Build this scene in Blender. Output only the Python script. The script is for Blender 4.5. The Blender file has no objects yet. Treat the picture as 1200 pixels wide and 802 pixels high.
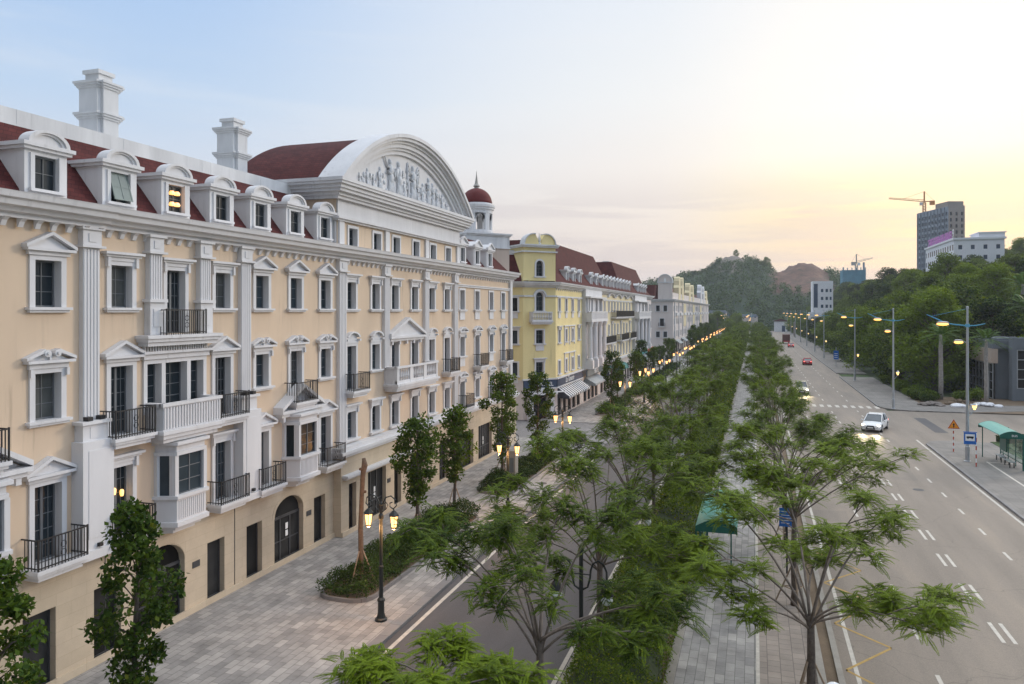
import bpy, bmesh, math, random
import numpy as np
from mathutils import Vector, Matrix
R = math.radians
random.seed(7)
rng = np.random.default_rng(11)
S = bpy.context.scene
C = S.collection

# ------------------------------------------------------------------ camera
cam = bpy.data.cameras.new('camera')
cam.sensor_width = 36.0
cam.lens = 26.4
cam.shift_y = -0.030
cam.clip_start = 0.3
cam.clip_end = 9000
camo = bpy.data.objects.new('camera', cam)
C.objects.link(camo)
camo.location = (0, 0, 12)
camo.rotation_euler = (R(90), 0, R(17.89))
S.camera = camo
# ------------------------------------------------------------------ exposure
S.view_settings.view_transform = 'Standard'
S.view_settings.look = 'None'
S.view_settings.exposure = 0.10
S.view_settings.gamma = 1.0
S.view_settings.use_curve_mapping = False
S.cycles.use_denoising = True
S.cycles.max_bounces = 6
S.cycles.diffuse_bounces = 3
S.cycles.glossy_bounces = 3
S.cycles.transmission_bounces = 3
S.cycles.volume_bounces = 0
S.cycles.sample_clamp_indirect = 6.0
# ------------------------------------------------------------------ sky
HAZE = .00022
SUN_AZ, SUN_EL = R(16.0), R(13.0)      # azimuth measured from +Y towards +X
world = bpy.data.worlds.new("World")
S.world = world
world.use_nodes = True
NT = world.node_tree
NT.nodes.clear()


def N(nt, kind, ins=None, **props):
    n = nt.nodes.new(kind)
    for k, v in props.items():
        setattr(n, k, v)
    for k, v in (ins or {}).items():
        if isinstance(v, bpy.types.NodeSocket):
            nt.links.new(v, n.inputs[k])
        else:
            n.inputs[k].default_value = v
    return n


def ramp(nt, fac, stops, interp='LINEAR'):
    n = nt.nodes.new('ShaderNodeValToRGB')
    n.color_ramp.interpolation = interp
    el = n.color_ramp.elements
    while len(el) < len(stops):
        el.new(0.5)
    for e, (p, c) in zip(el, stops):
        e.position = p
        e.color = (c[0], c[1], c[2], 1)
    nt.links.new(fac, n.inputs[0])
    return n.outputs[0]


def math_(nt, op, a, b=0.0, c=0.0):
    return N(nt, 'ShaderNodeMath', {0: a, 1: b, 2: c}, operation=op).outputs[0]


def smooth(nt, v, a, b, lo=0.0, hi=1.0):
    return N(nt, 'ShaderNodeMapRange', {0: v, 1: a, 2: b, 3: lo, 4: hi}, interpolation_type='SMOOTHSTEP').outputs[0]


def mixc(nt, f, a, b, blend='MIX'):
    n = nt.nodes.new('ShaderNodeMix')
    n.data_type = 'RGBA'
    n.blend_type = blend
    for i, v in ((0, f), (6, a), (7, b)):
        if isinstance(v, bpy.types.NodeSocket):
            nt.links.new(v, n.inputs[i])
        else:
            n.inputs[i].default_value = v if not isinstance(v, tuple) or len(v) == 4 else (*v, 1)
    return n.outputs[2]


def make_sky():
    nt = NT
    d = N(nt, 'ShaderNodeTexCoord').outputs['Generated']
    xyz = N(nt, 'ShaderNodeSeparateXYZ', {0: d})
    x, y, z = xyz.outputs
    hl = math_(nt, 'SQRT', math_(nt, 'ADD', math_(nt, 'MULTIPLY', x, x), math_(nt, 'ADD', math_(nt, 'MULTIPLY', y, y), 1e-5)))
    hx = math_(nt, 'DIVIDE', x, hl)
    hy = math_(nt, 'DIVIDE', y, hl)
    sd = math_(nt, 'ADD', math_(nt, 'MULTIPLY', hx, math.sin(SUN_AZ)), math_(nt, 'MULTIPLY', hy, math.cos(SUN_AZ)))
    zc = math_(nt, 'MAXIMUM', z, 0.0)
    cool = ramp(nt, zc, [(0.0, (.80, .755, .77)), (.07, (.82, .78, .81)), (.15, (.74, .79, .89)), (.25, (.56, .72, .94)), (.42, (.42, .62, .95)), (.65, (.70, .82, 1.0)), (1.0, (.95, .98, 1.0))])
    warm = ramp(nt, zc, [(0.0, (.82, .745, .72)), (.06, (.85, .77, .73)), (.12, (.89, .82, .78)), (.19, (.94, .90, .88)), (.27, (.93, .95, .97)), (.40, (.86, .92, 1)), (.65, (.85, .92, 1)), (1.0, (.95, .98, 1.0))])
    glow = ramp(nt, zc, [(0.0, (.88, .78, .68)), (.06, (.90, .76, .58)), (.11, (.95, .80, .53)), (.15, (1.0, .90, .64)), (.19, (1, .98, .88)), (.24, (1, 1, .98)), (.40, (.97, .98, 1)), (.65, (.85, .92, 1)), (1.0, (.95, .98, 1.0))])
    f = smooth(nt, sd, .50, .97)
    col = mixc(nt, f, cool, warm)
    col = mixc(nt, smooth(nt, sd, .915, .997), col, glow)
    # thin layered cloud
    zz = math_(nt, 'ADD', zc, .10)
    cx = math_(nt, 'DIVIDE', hx, zz)
    cv = N(nt, 'ShaderNodeCombineXYZ', {0: math_(nt, 'MULTIPLY', hx, 2.2), 1: math_(nt, 'MULTIPLY', hy, 2.2), 2: math_(nt, 'MULTIPLY', z, 26.0)}).outputs[0]
    n1 = N(nt, 'ShaderNodeTexNoise', {'Vector': cv, 'Scale': 1.5, 'Detail': 7.0, 'Roughness': .58, 'Distortion': .5}).outputs[0]
    cl = smooth(nt, n1, .42, .60)
    band = math_(nt, 'MULTIPLY', smooth(nt, zc, .005, .05), smooth(nt, zc, .11, .19, 1.0, 0.0))
    cl = math_(nt, 'MULTIPLY', math_(nt, 'MULTIPLY', cl, band), .55)
    col = mixc(nt, cl, col, (.66, .61, .64, 1))
    n2 = N(nt, 'ShaderNodeTexNoise', {'Vector': cv, 'Scale': .8, 'Detail': 6.0, 'Roughness': .6, 'Distortion': .3}).outputs[0]
    wl = math_(nt, 'MULTIPLY', smooth(nt, n2, .42, .75), smooth(nt, zc, .06, .3))
    col = mixc(nt, math_(nt, 'MULTIPLY', wl, .30), col, (.93, .94, .97, 1))
    # out-of-view sky gain added to light facades: brighter overhead and east, dimmer behind
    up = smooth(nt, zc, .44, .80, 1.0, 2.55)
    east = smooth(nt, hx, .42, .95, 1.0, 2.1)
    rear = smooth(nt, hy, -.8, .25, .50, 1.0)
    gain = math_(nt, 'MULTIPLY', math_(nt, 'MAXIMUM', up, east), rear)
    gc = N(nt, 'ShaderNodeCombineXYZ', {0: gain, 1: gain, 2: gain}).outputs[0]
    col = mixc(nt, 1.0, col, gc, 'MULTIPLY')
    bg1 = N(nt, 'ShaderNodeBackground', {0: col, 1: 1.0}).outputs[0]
    sky = N(nt, 'ShaderNodeTexSky', sky_type='NISHITA')
    sky.sun_disc = False
    sky.sun_elevation = SUN_EL
    sky.sun_rotation = SUN_AZ
    sky.air_density = 1.5
    sky.dust_density = 2.5
    bg2 = N(nt, 'ShaderNodeBackground', {0: sky.outputs[0], 1: 0.05}).outputs[0]
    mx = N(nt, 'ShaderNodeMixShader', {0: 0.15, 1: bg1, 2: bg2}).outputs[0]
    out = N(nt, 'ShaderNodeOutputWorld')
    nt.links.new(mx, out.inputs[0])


make_sky()
sun = bpy.data.lights.new('sun', 'SUN')
sun.energy = 1.25
sun.angle = R(11)
sun.color = (1.0, .86, .68)
suno = bpy.data.objects.new('sun', sun)
C.objects.link(suno)
suno.location = (60, 100, 120)
sdir = Vector((math.sin(R(38)) * math.cos(R(17)), math.cos(R(38)) * math.cos(R(17)), math.sin(R(17))))
suno.rotation_euler = sdir.to_track_quat('Z', 'Y').to_euler()


# ------------------------------------------------------------------ materials
def newmat(name):
    m = bpy.data.materials.new(name)
    m.use_nodes = True
    nt = m.node_tree
    b = nt.nodes['Principled BSDF']
    return m, nt, b


def pos(nt):
    return N(nt, 'ShaderNodeNewGeometry').outputs['Position']


def mat(name, col, rough=.7, var=.12, scale=2.0, bump=0.0, bscale=40.0, metal=0.0, spec=.4, streak=False, fine=0.0):
    m, nt, b = newmat(name)
    p = pos(nt)
    if streak:
        mp = N(nt, 'ShaderNodeMapping', {'Vector': p, 'Scale': (1, 1, .22)})
        p2 = mp.outputs[0]
    else:
        p2 = p
    n = N(nt, 'ShaderNodeTexNoise', {'Vector': p2, 'Scale': scale, 'Detail': 6.0, 'Roughness': .62}).outputs[0]
    lo = tuple(c * (1 - var) for c in col)
    hi = tuple(min(1, c * (1 + var)) for c in col)
    c = ramp(nt, n, [(.30, lo), (.72, hi)])
    if fine:
        n3 = N(nt, 'ShaderNodeTexNoise', {'Vector': p, 'Scale': scale * 30, 'Detail': 3.0}).outputs[0]
        c = mixc(nt, fine, c, ramp(nt, n3, [(.3, tuple(v * .55 for v in col)), (.7, tuple(min(1, v * 1.45) for v in col))]))
    if streak:
        n5 = N(nt, 'ShaderNodeTexNoise', {'Vector': N(nt, 'ShaderNodeMapping', {'Vector': p, 'Scale': (1, 1, .07)}).outputs[0], 'Scale': 5.0, 'Detail': 5.0, 'Roughness': .6}).outputs[0]
        n6 = N(nt, 'ShaderNodeTexNoise', {'Vector': p, 'Scale': .35, 'Detail': 4.0}).outputs[0]
        st = math_(nt, 'MULTIPLY', smooth(nt, n5, .52, .72), smooth(nt, n6, .42, .66))
        c = mixc(nt, math_(nt, 'MULTIPLY', st, .50), c, tuple(v * .58 for v in col))
    nt.links.new(c, b.inputs['Base Color'])
    b.inputs['Roughness'].default_value = rough
    b.inputs['Metallic'].default_value = metal
    b.inputs['Specular IOR Level'].default_value = spec
    if bump:
        n2 = N(nt, 'ShaderNodeTexNoise', {'Vector': p, 'Scale': bscale, 'Detail': 4.0}).outputs[0]
        bp = N(nt, 'ShaderNodeBump', {'Height': n2, 'Strength': bump, 'Distance': .02})
        nt.links.new(bp.outputs[0], b.inputs['Normal'])
    return m


def brickmat(name, c1, c2, mortar, bw, bh, ms, axes, rough=.75, var=.25, vscale=.35, offset=.5, patch=None, spec=.35):
    """axes: 'xy' floor, 'wall' uses x+y and z."""
    m, nt, b = newmat(name)
    p = pos(nt)
    s = N(nt, 'ShaderNodeSeparateXYZ', {0: p}).outputs
    if axes == 'wall':
        v = N(nt, 'ShaderNodeCombineXYZ', {0: math_(nt, 'ADD', s[0], s[1]), 1: s[2]}).outputs[0]
    elif axes == 'yx':
        v = N(nt, 'ShaderNodeCombineXYZ', {0: s[1], 1: s[0]}).outputs[0]
    else:
        v = p
    br = N(nt, 'ShaderNodeTexBrick', {'Vector': v, 'Color1': (*c1, 1), 'Color2': (*c2, 1), 'Mortar': (*mortar, 1), 'Scale': 1.0, 'Mortar Size': ms, 'Mortar Smooth': .3, 'Bias': 0.0, 'Brick Width': bw, 'Row Height': bh})
    br.offset = offset
    n = N(nt, 'ShaderNodeTexNoise', {'Vector': p, 'Scale': vscale, 'Detail': 7.0, 'Roughness': .65}).outputs[0]
    g = ramp(nt, n, [(.3, (1 - var,) * 3), (.7, (1 + var * .4,) * 3)])
    col = mixc(nt, 1.0, br.outputs[0], g, 'MULTIPLY')
    if patch:
        n4 = N(nt, 'ShaderNodeTexNoise', {'Vector': p, 'Scale': .16, 'Detail': 5.0, 'Roughness': .7}).outputs[0]
        col = mixc(nt, math_(nt, 'MULTIPLY', smooth(nt, n4, .48, .66), .6), col, mixc(nt, 1.0, col, (*patch, 1), 'MULTIPLY'))
    nt.links.new(col, b.inputs['Base Color'])
    b.inputs['Roughness'].default_value = rough
    b.inputs['Specular IOR Level'].default_value = spec
    bp = N(nt, 'ShaderNodeBump', {'Height': br.outputs[1], 'Strength': .25, 'Distance': .01})
    bp.invert = True
    nt.links.new(bp.outputs[0], b.inputs['Normal'])
    return m


def asphalt(name, col, tint):
    m, nt, b = newmat(name)
    p = pos(nt)
    a = N(nt, 'ShaderNodeTexNoise', {'Vector': N(nt, 'ShaderNodeMapping', {'Vector': p, 'Scale': (.5, .05, 1)}).outputs[0], 'Scale': 1.4, 'Detail': 6.0, 'Roughness': .6}).outputs[0]
    c = ramp(nt, a, [(.28, tuple(v * .66 for v in col)), (.55, col), (.75, tuple(v * t for v, t in zip(col, tint)))])
    n2 = N(nt, 'ShaderNodeTexNoise', {'Vector': p, 'Scale': 28.0, 'Detail': 4.0}).outputs[0]
    c = mixc(nt, .35, c, ramp(nt, n2, [(.3, tuple(v * .55 for v in col)), (.7, tuple(v * 1.5 for v in col))]))
    n3 = N(nt, 'ShaderNodeTexNoise', {'Vector': p, 'Scale': .12, 'Detail': 8.0, 'Roughness': .7, 'Distortion': .6}).outputs[0]
    c = mixc(nt, math_(nt, 'MULTIPLY', smooth(nt, n3, .5, .7), .45), c, tuple(v * .68 for v in col))
    # fine cracks
    vo = N(nt, 'ShaderNodeTexVoronoi', {'Vector': N(nt, 'ShaderNodeVectorMath', {0: p, 1: N(nt, 'ShaderNodeTexNoise', {'Vector': p, 'Scale': .8, 'Detail': 3.0}).outputs[1]}, operation='ADD').outputs[0], 'Scale': .16}, feature='DISTANCE_TO_EDGE').outputs[0]
    ck = math_(nt, 'MULTIPLY', smooth(nt, vo, .0, .006, 1.0, 0.0), .4)
    c = mixc(nt, ck, c, tuple(v * .4 for v in col))
    nt.links.new(c, b.inputs['Base Color'])
    b.inputs['Roughness'].default_value = .62
    b.inputs['Specular IOR Level'].default_value = .45
    bp = N(nt, 'ShaderNodeBump', {'Height': n2, 'Strength': .25, 'Distance': .01})
    nt.links.new(bp.outputs[0], b.inputs['Normal'])
    return m


def leafmat(name, dark, light, yellow=None, yf=.0, trans=.25, rw=.5, ns=.9, ow=.30):
    """hue varies leaf by leaf and tree by tree (the leaf's own colour)."""
    m, nt, b = newmat(name)
    g = N(nt, 'ShaderNodeNewGeometry')
    rp = g.outputs['Random Per Island']
    oi = N(nt, 'ShaderNodeObjectInfo').outputs['Random']
    n = N(nt, 'ShaderNodeTexNoise', {'Vector': g.outputs['Position'], 'Scale': ns, 'Detail': 3.0}).outputs[0]
    f = math_(nt, 'ADD', math_(nt, 'MULTIPLY', rp, rw), math_(nt, 'MULTIPLY', n, 1.15 - rw))
    f = math_(nt, 'ADD', f, math_(nt, 'MULTIPLY', math_(nt, 'SUBTRACT', oi, .5), ow))
    c = ramp(nt, f, [(.25, dark), (.85, light)])
    if yellow:
        c = mixc(nt, math_(nt, 'MULTIPLY', smooth(nt, rp, 1 - yf, 1.0), .8), c, yellow)
    nt.links.new(c, b.inputs['Base Color'])
    b.inputs['Roughness'].default_value = .6
    b.inputs['Specular IOR Level'].default_value = .12
    tr = N(nt, 'ShaderNodeBsdfTranslucent', {0: mixc(nt, 1.0, c, (1.25, 1.2, .45, 1), 'MULTIPLY')}).outputs[0]
    mx = N(nt, 'ShaderNodeMixShader', {0: trans, 1: b.outputs[0], 2: tr}).outputs[0]
    nt.links.new(mx, nt.nodes['Material Output'].inputs[0])
    return m


def emit(name, col, st):
    m, nt, b = newmat(name)
    b.inputs['Base Color'].default_value = (.8, .75, .6, 1)
    b.inputs['Emission Color'].default_value = (*col, 1)
    b.inputs['Emission Strength'].default_value = st
    return m


def glassmat(name, col, rough=.08, spec=.5):
    m, nt, b = newmat(name)
    oi = N(nt, 'ShaderNodeObjectInfo').outputs['Random']
    n = N(nt, 'ShaderNodeTexNoise', {'Vector': pos(nt), 'Scale': 1.3, 'Detail': 2.0}).outputs[0]
    f = math_(nt, 'ADD', math_(nt, 'MULTIPLY', oi, .6), math_(nt, 'MULTIPLY', n, .4))
    c = ramp(nt, f, [(.2, tuple(v * .55 for v in col)), (.55, col), (.9, tuple(min(1, v * 2.2) for v in col))])
    nt.links.new(c, b.inputs['Base Color'])
    b.inputs['Roughness'].default_value = rough
    b.inputs['Specular IOR Level'].default_value = spec
    bp = N(nt, 'ShaderNodeBump', {'Height': n, 'Strength': .06, 'Distance': .05})
    nt.links.new(bp.outputs[0], b.inputs['Normal'])
    return m


M = {}
M['peach'] = mat('peach_stucco', (.615, .475, .345), .85, .07, .7, .15, 60, streak=True)
M['stone'] = brickmat('sandstone_facing', (.57, .475, .355), (.53, .44, .325), (.44, .36, .26), 1.15, .42, .006, 'wall', .8, .14, .8)
M['white'] = mat('white_stucco', (.63, .62, .625), .75, .07, .9, .1, 50, streak=True)
M['white2'] = mat('weathered_white_stucco', (.60, .60, .605), .8, .16, .8, .1, 50, streak=True)
M['relief'] = mat('grey_plaster_relief', (.60, .61, .63), .8, .08, 3.0)
M['red'] = brickmat('dark_red_shingles', (.105, .028, .026), (.078, .021, .021), (.045, .015, .015), .3, .16, .012, 'wall', .85, .3, 1.2, spec=.15)
M['dome'] = mat('dark_red_dome_paint', (.12, .022, .022), .7, .15, 2, spec=.2)
M['glass'] = glassmat('dark_window_glass', (.022, .030, .036), .22, .16)
M['glass2'] = glassmat('curtained_window_glass', (.075, .078, .075), .22, .16)
M['shopglass'] = glassmat('dark_shop_glass', (.022, .022, .022), .18, .18)
M['bar'] = mat('dark_grey_window_metal', (.055, .057, .062), .5, .1)
M['barl'] = mat('grey_glazing_bar', (.13, .14, .15), .5, .1)
M['iron'] = mat('black_wrought_iron', (.02, .02, .022), .5, .15)
M['yellow'] = mat('yellow_stucco', (.72, .60, .30), .85, .07, .6, .1, 60, streak=True)
M['cream'] = mat('cream_stucco', (.70, .60, .38), .85, .07, .6, .1, 60, streak=True)
M['lilac'] = mat('pale_lilac_stucco', (.65, .58, .54), .85, .07, .5, streak=True)
M['tan'] = mat('tan_stucco', (.50, .40, .33), .85, .08, .6, streak=True)
M['navy'] = mat('navy_sign_board', (.035, .06, .11), .5, .1)
M['slate'] = mat('slate_sign_board', (.13, .155, .165), .6, .1)
M['letter'] = mat('white_sign_letters', (.8, .8, .8), .5, .03)
M['teal'] = mat('teal_awning_cloth', (.02, .16, .15), .7, .15)
M['stripe'] = None
M['lampglow'] = emit('warm_lantern_glass', (1.0, .47, .14), 3.0)
M['lampglow2'] = emit('yellow_street_light', (1.0, .46, .05), 2.0)
M['lampglow3'] = emit('warm_white_lamp', (1.0, .60, .15), 2.2)
M['interior'] = emit('warm_interior_lamp', (1.0, .42, .08), 1.6)
M['globe'] = mat('white_lamp_globe', (.75, .78, .78), .25, .03)
M['post'] = mat('dark_green_black_cast_iron', (.022, .026, .025), .45, .2)
M['steel'] = mat('galvanised_steel', (.42, .44, .46), .4, .1, metal=.5)
M['cyan'] = mat('cyan_painted_steel', (.10, .36, .52), .4, .1)
M['trunk'] = mat('grey_brown_bark', (.115, .092, .075), .9, .35, 9, .5, 30)
M['trunk2'] = mat('reddish_wrapped_trunk', (.15, .10, .068), .9, .3, 9, .5, 30)
M['limb'] = mat('pale_twig_bark', (.19, .155, .13), .85, .3, 6)
M['palmtrunk'] = mat('grey_palm_trunk', (.33, .30, .27), .9, .25, 4)
M['stake'] = mat('weathered_wood_stake', (.32, .24, .17), .9, .2)
M['feather'] = leafmat('feathery_leaf', (.014, .036, .003), (.165, .235, .010), (.27, .29, .015), .03, .28, .25, 1.7, .28)
M['broad'] = leafmat('dark_oval_leaf', (.018, .046, .008), (.105, .165, .020), (.17, .18, .02), .05, .3)
M['bush'] = leafmat('planter_shrub_leaf', (.016, .038, .009), (.055, .092, .020), (.13, .16, .03), .05, .2)
M['hedge'] = leafmat('hedge_leaf', (.024, .055, .006), (.115, .165, .014), (.30, .29, .02), .10, .25)
M['forest'] = leafmat('roadside_tree_leaf', (.018, .042, .007), (.15, .215, .018), (.19, .22, .02), .05, .30, ow=.75)
M['darkwood'] = leafmat('dark_canopy_leaf', (.022, .042, .008), (.12, .165, .018), (.08, .08, .03), .06, .2, ow=.8)
M['palm'] = leafmat('palm_leaf', (.03, .07, .015), (.09, .16, .03), None, 0, .2)
M['hill'] = leafmat('hill_forest_leaf', (.018, .045, .012), (.075, .125, .03), None, 0, .15)
M['paver'] = brickmat('grey_granite_pavers', (.43, .405, .38), (.28, .268, .258), (.18, .17, .16), .62, .31, .012, 'yx', .7, .34, 1.1, patch=(.80, .78, .78))
M['paver2'] = brickmat('pinkish_pavers', (.36, .30, .255), (.30, .255, .22), (.18, .15, .13), .42, .42, .014, 'yx', .75, .25, .6)
M['setts'] = brickmat('grey_stone_setts', (.29, .275, .27), (.215, .205, .205), (.13, .125, .125), .30, .20, .014, 'xy', .7, .22, .3)
M['concrete'] = mat('pale_concrete', (.30, .275, .24), .8, .2, 1.5, .2, 40, fine=.2)
M['kerb'] = brickmat('granite_kerb', (.24, .23, .225), (.20, .19, .19), (.10, .10, .10), 1.0, 5.0, .012, 'yx', .7, .15, 1.0)
M['asph'] = asphalt('aged_asphalt', (.212, .174, .140), (1.35, 1.30, 1.22))
M['asph2'] = asphalt('dark_asphalt', (.078, .073, .076), (1.5, 1.45, 1.4))
M['paint'] = mat('worn_white_road_paint', (.52, .48, .42), .7, .22, 5, fine=.25)
M['ypaint'] = mat('worn_yellow_road_paint', (.42, .27, .08), .7, .25, 5, fine=.25)
M['grass'] = mat('grass_ground', (.05, .085, .022), .9, .4, .5, .4, 20, fine=.3)
M['soil'] = mat('bare_reddish_soil', (.24, .13, .075), .9, .3, .06, .3, 2, fine=.2)
M['dirt'] = mat('brown_dirt', (.16, .115, .075), .95, .35, .8, .4, 12, fine=.3)
M['rock'] = mat('grey_rock', (.22, .19, .17), .9, .3, .1, .3, 2)
M['carwhite'] = mat('white_car_paint', (.75, .75, .75), .2, .02, spec=.6)
M['cargold'] = mat('champagne_car_paint', (.60, .55, .42), .25, .03, spec=.6)
M['carred'] = mat('red_car_paint', (.36, .012, .03), .25, .05, spec=.6)
M['lorry'] = mat('dark_maroon_lorry_paint', (.10, .035, .025), .5, .15)
M['tyre'] = mat('black_rubber', (.015, .015, .015), .8, .1)
M['rim'] = mat('alloy_rim', (.35, .35, .36), .35, .1, metal=.6)
M['carglass'] = glassmat('car_glass', (.03, .045, .06), .06, .6)
M['headlight'] = emit('lit_headlight', (1.0, .85, .55), 14.0)
M['taillight'] = emit('lit_tail_light', (1.0, .05, .03), 1.5)
M['plate'] = mat('white_number_plate', (.75, .75, .72), .5, .02)
M['shelter'] = mat('green_shelter_roof', (.10, .36, .31), .35, .12, spec=.5)
M['shelterd'] = mat('dark_green_shelter_frame', (.012, .11, .085), .4, .1)
M['bluesign'] = mat('blue_sign_face', (.015, .13, .46), .4, .05)
M['orange'] = mat('orange_sign_face', (.85, .30, .02), .4, .05)
M['blackm'] = mat('black_paint', (.02, .02, .02), .5, .05)
M['redp'] = mat('red_paint', (.45, .06, .03), .5, .1)
M['tower'] = mat('blue_grey_shade_concrete', (.25, .29, .34), .85, .12, .1)  # bluish tone paints in the shade on the high-rise's left wall
M['tower2'] = mat('brown_grey_concrete', (.31, .27, .24), .85, .12, .1)
M['netting'] = mat('blue_scaffold_net', (.10, .27, .36), .8, .15, .3)
M['crane'] = mat('orange_crane_steel', (.50, .20, .04), .5, .1)
M['cranew'] = mat('pale_crane_steel', (.35, .33, .30), .5, .1)
M['pink'] = mat('magenta_sign_letters', (.42, .14, .42), .5, .08)
M['bluewin'] = mat('blue_glass_panel', (.03, .07, .13), .2, .1)
M['tealbox'] = mat('teal_painted_panel', (.03, .22, .24), .5, .15)
M['whitewall'] = mat('white_painted_wall', (.74, .75, .77), .8, .05, .3)
M['tarp'] = mat('white_sheet_plastic', (.7, .7, .72), .5, .1, 3)


# ------------------------------------------------------------------ helpers
class Fr:
    """wall frame: s along the wall, o outwards, z up"""
    def __init__(s, org, t, n):
        s.org, s.t, s.n = org, t, n
        s.rot = math.atan2(n[1], n[0]) - math.pi / 2

    def P(s, a, o, z):
        return (s.org[0] + s.t[0] * a + s.n[0] * o, s.org[1] + s.t[1] * a + s.n[1] * o, z)


class MB:
    def __init__(s, fr=None):
        s.v, s.f, s.fr = [], [], fr

    def pt(s, p):
        s.v.append(s.fr.P(*p) if s.fr else tuple(p))
        return len(s.v) - 1

    def poly(s, pts):
        s.f.append([s.pt(p) for p in pts])

    def box(s, x0, x1, y0, y1, z0, z1):
        i = len(s.v)
        for z in (z0, z1):
            for x, y in ((x0, y0), (x1, y0), (x1, y1), (x0, y1)):
                s.pt((x, y, z))
        for q in ((0, 3, 2, 1), (4, 5, 6, 7), (0, 1, 5, 4), (1, 2, 6, 5), (2, 3, 7, 6), (3, 0, 4, 7)):
            s.f.append([i + k for k in q])

    def ext(s, poly, axis, c0, c1, poly2=None):
        """extrude a closed 2D polygon; axis 'x': poly is (y,z); 'y': (x,z); 'z': (x,y)"""
        mk = {'x': lambda a, b, c: (c, a, b), 'y': lambda a, b, c: (a, c, b), 'z': lambda a, b, c: (a, b, c)}[axis]
        n = len(poly)
        i = len(s.v)
        for p in poly:
            s.pt(mk(p[0], p[1], c0))
        for p in (poly2 or poly):
            s.pt(mk(p[0], p[1], c1))
        s.f.append([i + k for k in range(n)][::-1])
        s.f.append([i + n + k for k in range(n)])
        for k in range(n):
            s.f.append([i + k, i + (k + 1) % n, i + n + (k + 1) % n, i + n + k])

    def rings(s, rings, cap=True, closed=True):
        n = len(rings[0])
        ids = [[s.pt(p) for p in r] for r in rings]
        for a, b in zip(ids[:-1], ids[1:]):
            for k in range(n if closed else n - 1):
                s.f.append([a[k], a[(k + 1) % n], b[(k + 1) % n], b[k]])
        if cap:
            s.f.append(ids[0][::-1])
            s.f.append(ids[-1])

    def lathe(s, prof, c=(0, 0), n=12, a0=0.0):
        s.rings([[(c[0] + r * math.cos(a0 + 2 * math.pi * k / n), c[1] + r * math.sin(a0 + 2 * math.pi * k / n), z) for k in range(n)] for r, z in prof])

    def tube(s, pts, r, n=6, cap=True):
        pts = [Vector(p) for p in pts]
        rr = r if isinstance(r, (list, tuple)) else [r] * len(pts)
        rings = []
        up = Vector((0.013, 0.021, 1)).normalized()
        for i, p in enumerate(pts):
            d = (pts[min(i + 1, len(pts) - 1)] - pts[max(i - 1, 0)]).normalized()
            a = d.cross(up)
            if a.length < .15:
                a = d.cross(Vector((1, 0.02, 0)))
            a.normalize()
            b = d.cross(a)
            rings.append([tuple(p + (a * math.cos(2 * math.pi * k / n) + b * math.sin(2 * math.pi * k / n)) * rr[i]) for k in range(n)])
        s.rings(rings, cap)

    def sphere(s, c, r, n=10, m=6, sq=(1, 1, 1)):
        s.rings([[(c[0] + sq[0] * r * math.sin(t) * math.cos(2 * math.pi * k / n), c[1] + sq[1] * r * math.sin(t) * math.sin(2 * math.pi * k / n), c[2] + sq[2] * r * math.cos(t)) for k in range(n)] for t in [math.pi * (j + .02) / (m + .04) for j in range(m + 1)]])

    def mesh(s, name, material, off=(0, 0, 0), smooth=False, norm=True):
        me = bpy.data.meshes.new(name)
        me.from_pydata([(a - off[0], b - off[1], c - off[2]) for a, b, c in s.v], [], s.f)
        if norm:
            bm = bmesh.new()
            bm.from_mesh(me)
            bmesh.ops.recalc_face_normals(bm, faces=bm.faces)
            bm.to_mesh(me)
            bm.free()
        me.materials.append(material)
        if smooth:
            me.polygons.foreach_set('use_smooth', [True] * len(me.polygons))
        me.update()
        return me

    def build(s, name, material, parent=None, local=False, smooth=False, norm=True):
        off = (0, 0, 0)
        if parent is not None and not local:
            off = wloc(parent)
        return link(name, s.mesh(name, material, off, smooth, norm), parent)


def wloc(o):
    v = Vector((0, 0, 0))
    while o is not None:
        v += o.location
        o = o.parent
    return v


def link(name, me, parent=None, loc=None, rot=None):
    o = bpy.data.objects.new(name, me)
    C.objects.link(o)
    if parent is not None:
        o.parent = parent
    if loc is not None:
        o.location = loc
    if rot is not None:
        o.rotation_euler = (0, 0, rot)
    return o


def tag(o, label, cat, group=None, kind=None):
    if label:
        o['label'] = label
    if cat:
        o['category'] = cat
    if group:
        o['group'] = group
    if kind:
        o['kind'] = kind
    return o


def thing(name, loc, label, cat, group=None, rot=0.0):
    o = bpy.data.objects.new(name, None)
    C.objects.link(o)
    o.location = loc
    o.rotation_euler = (0, 0, rot)
    o.empty_display_size = .3
    return tag(o, label, cat, group)


def structure(name, mb, m, norm=True):
    o = mb.build(name, m, norm=norm)
    o['kind'] = 'structure'
    return o


def dup(o, parent=None):
    kids = list(o.children)
    c = o.copy()
    C.objects.link(c)
    if parent is not None:
        c.parent = parent
    for k in kids:
        dup(k, c)
    return c


def dup_at(o, loc, rot=None, label=None, scale=None):
    c = dup(o)
    c.location = loc
    if rot is not None:
        c.rotation_euler = (0, 0, rot)
    if scale is not None:
        c.scale = (scale, scale, scale) if not isinstance(scale, tuple) else scale
    if label:
        c['label'] = label
    return c


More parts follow.
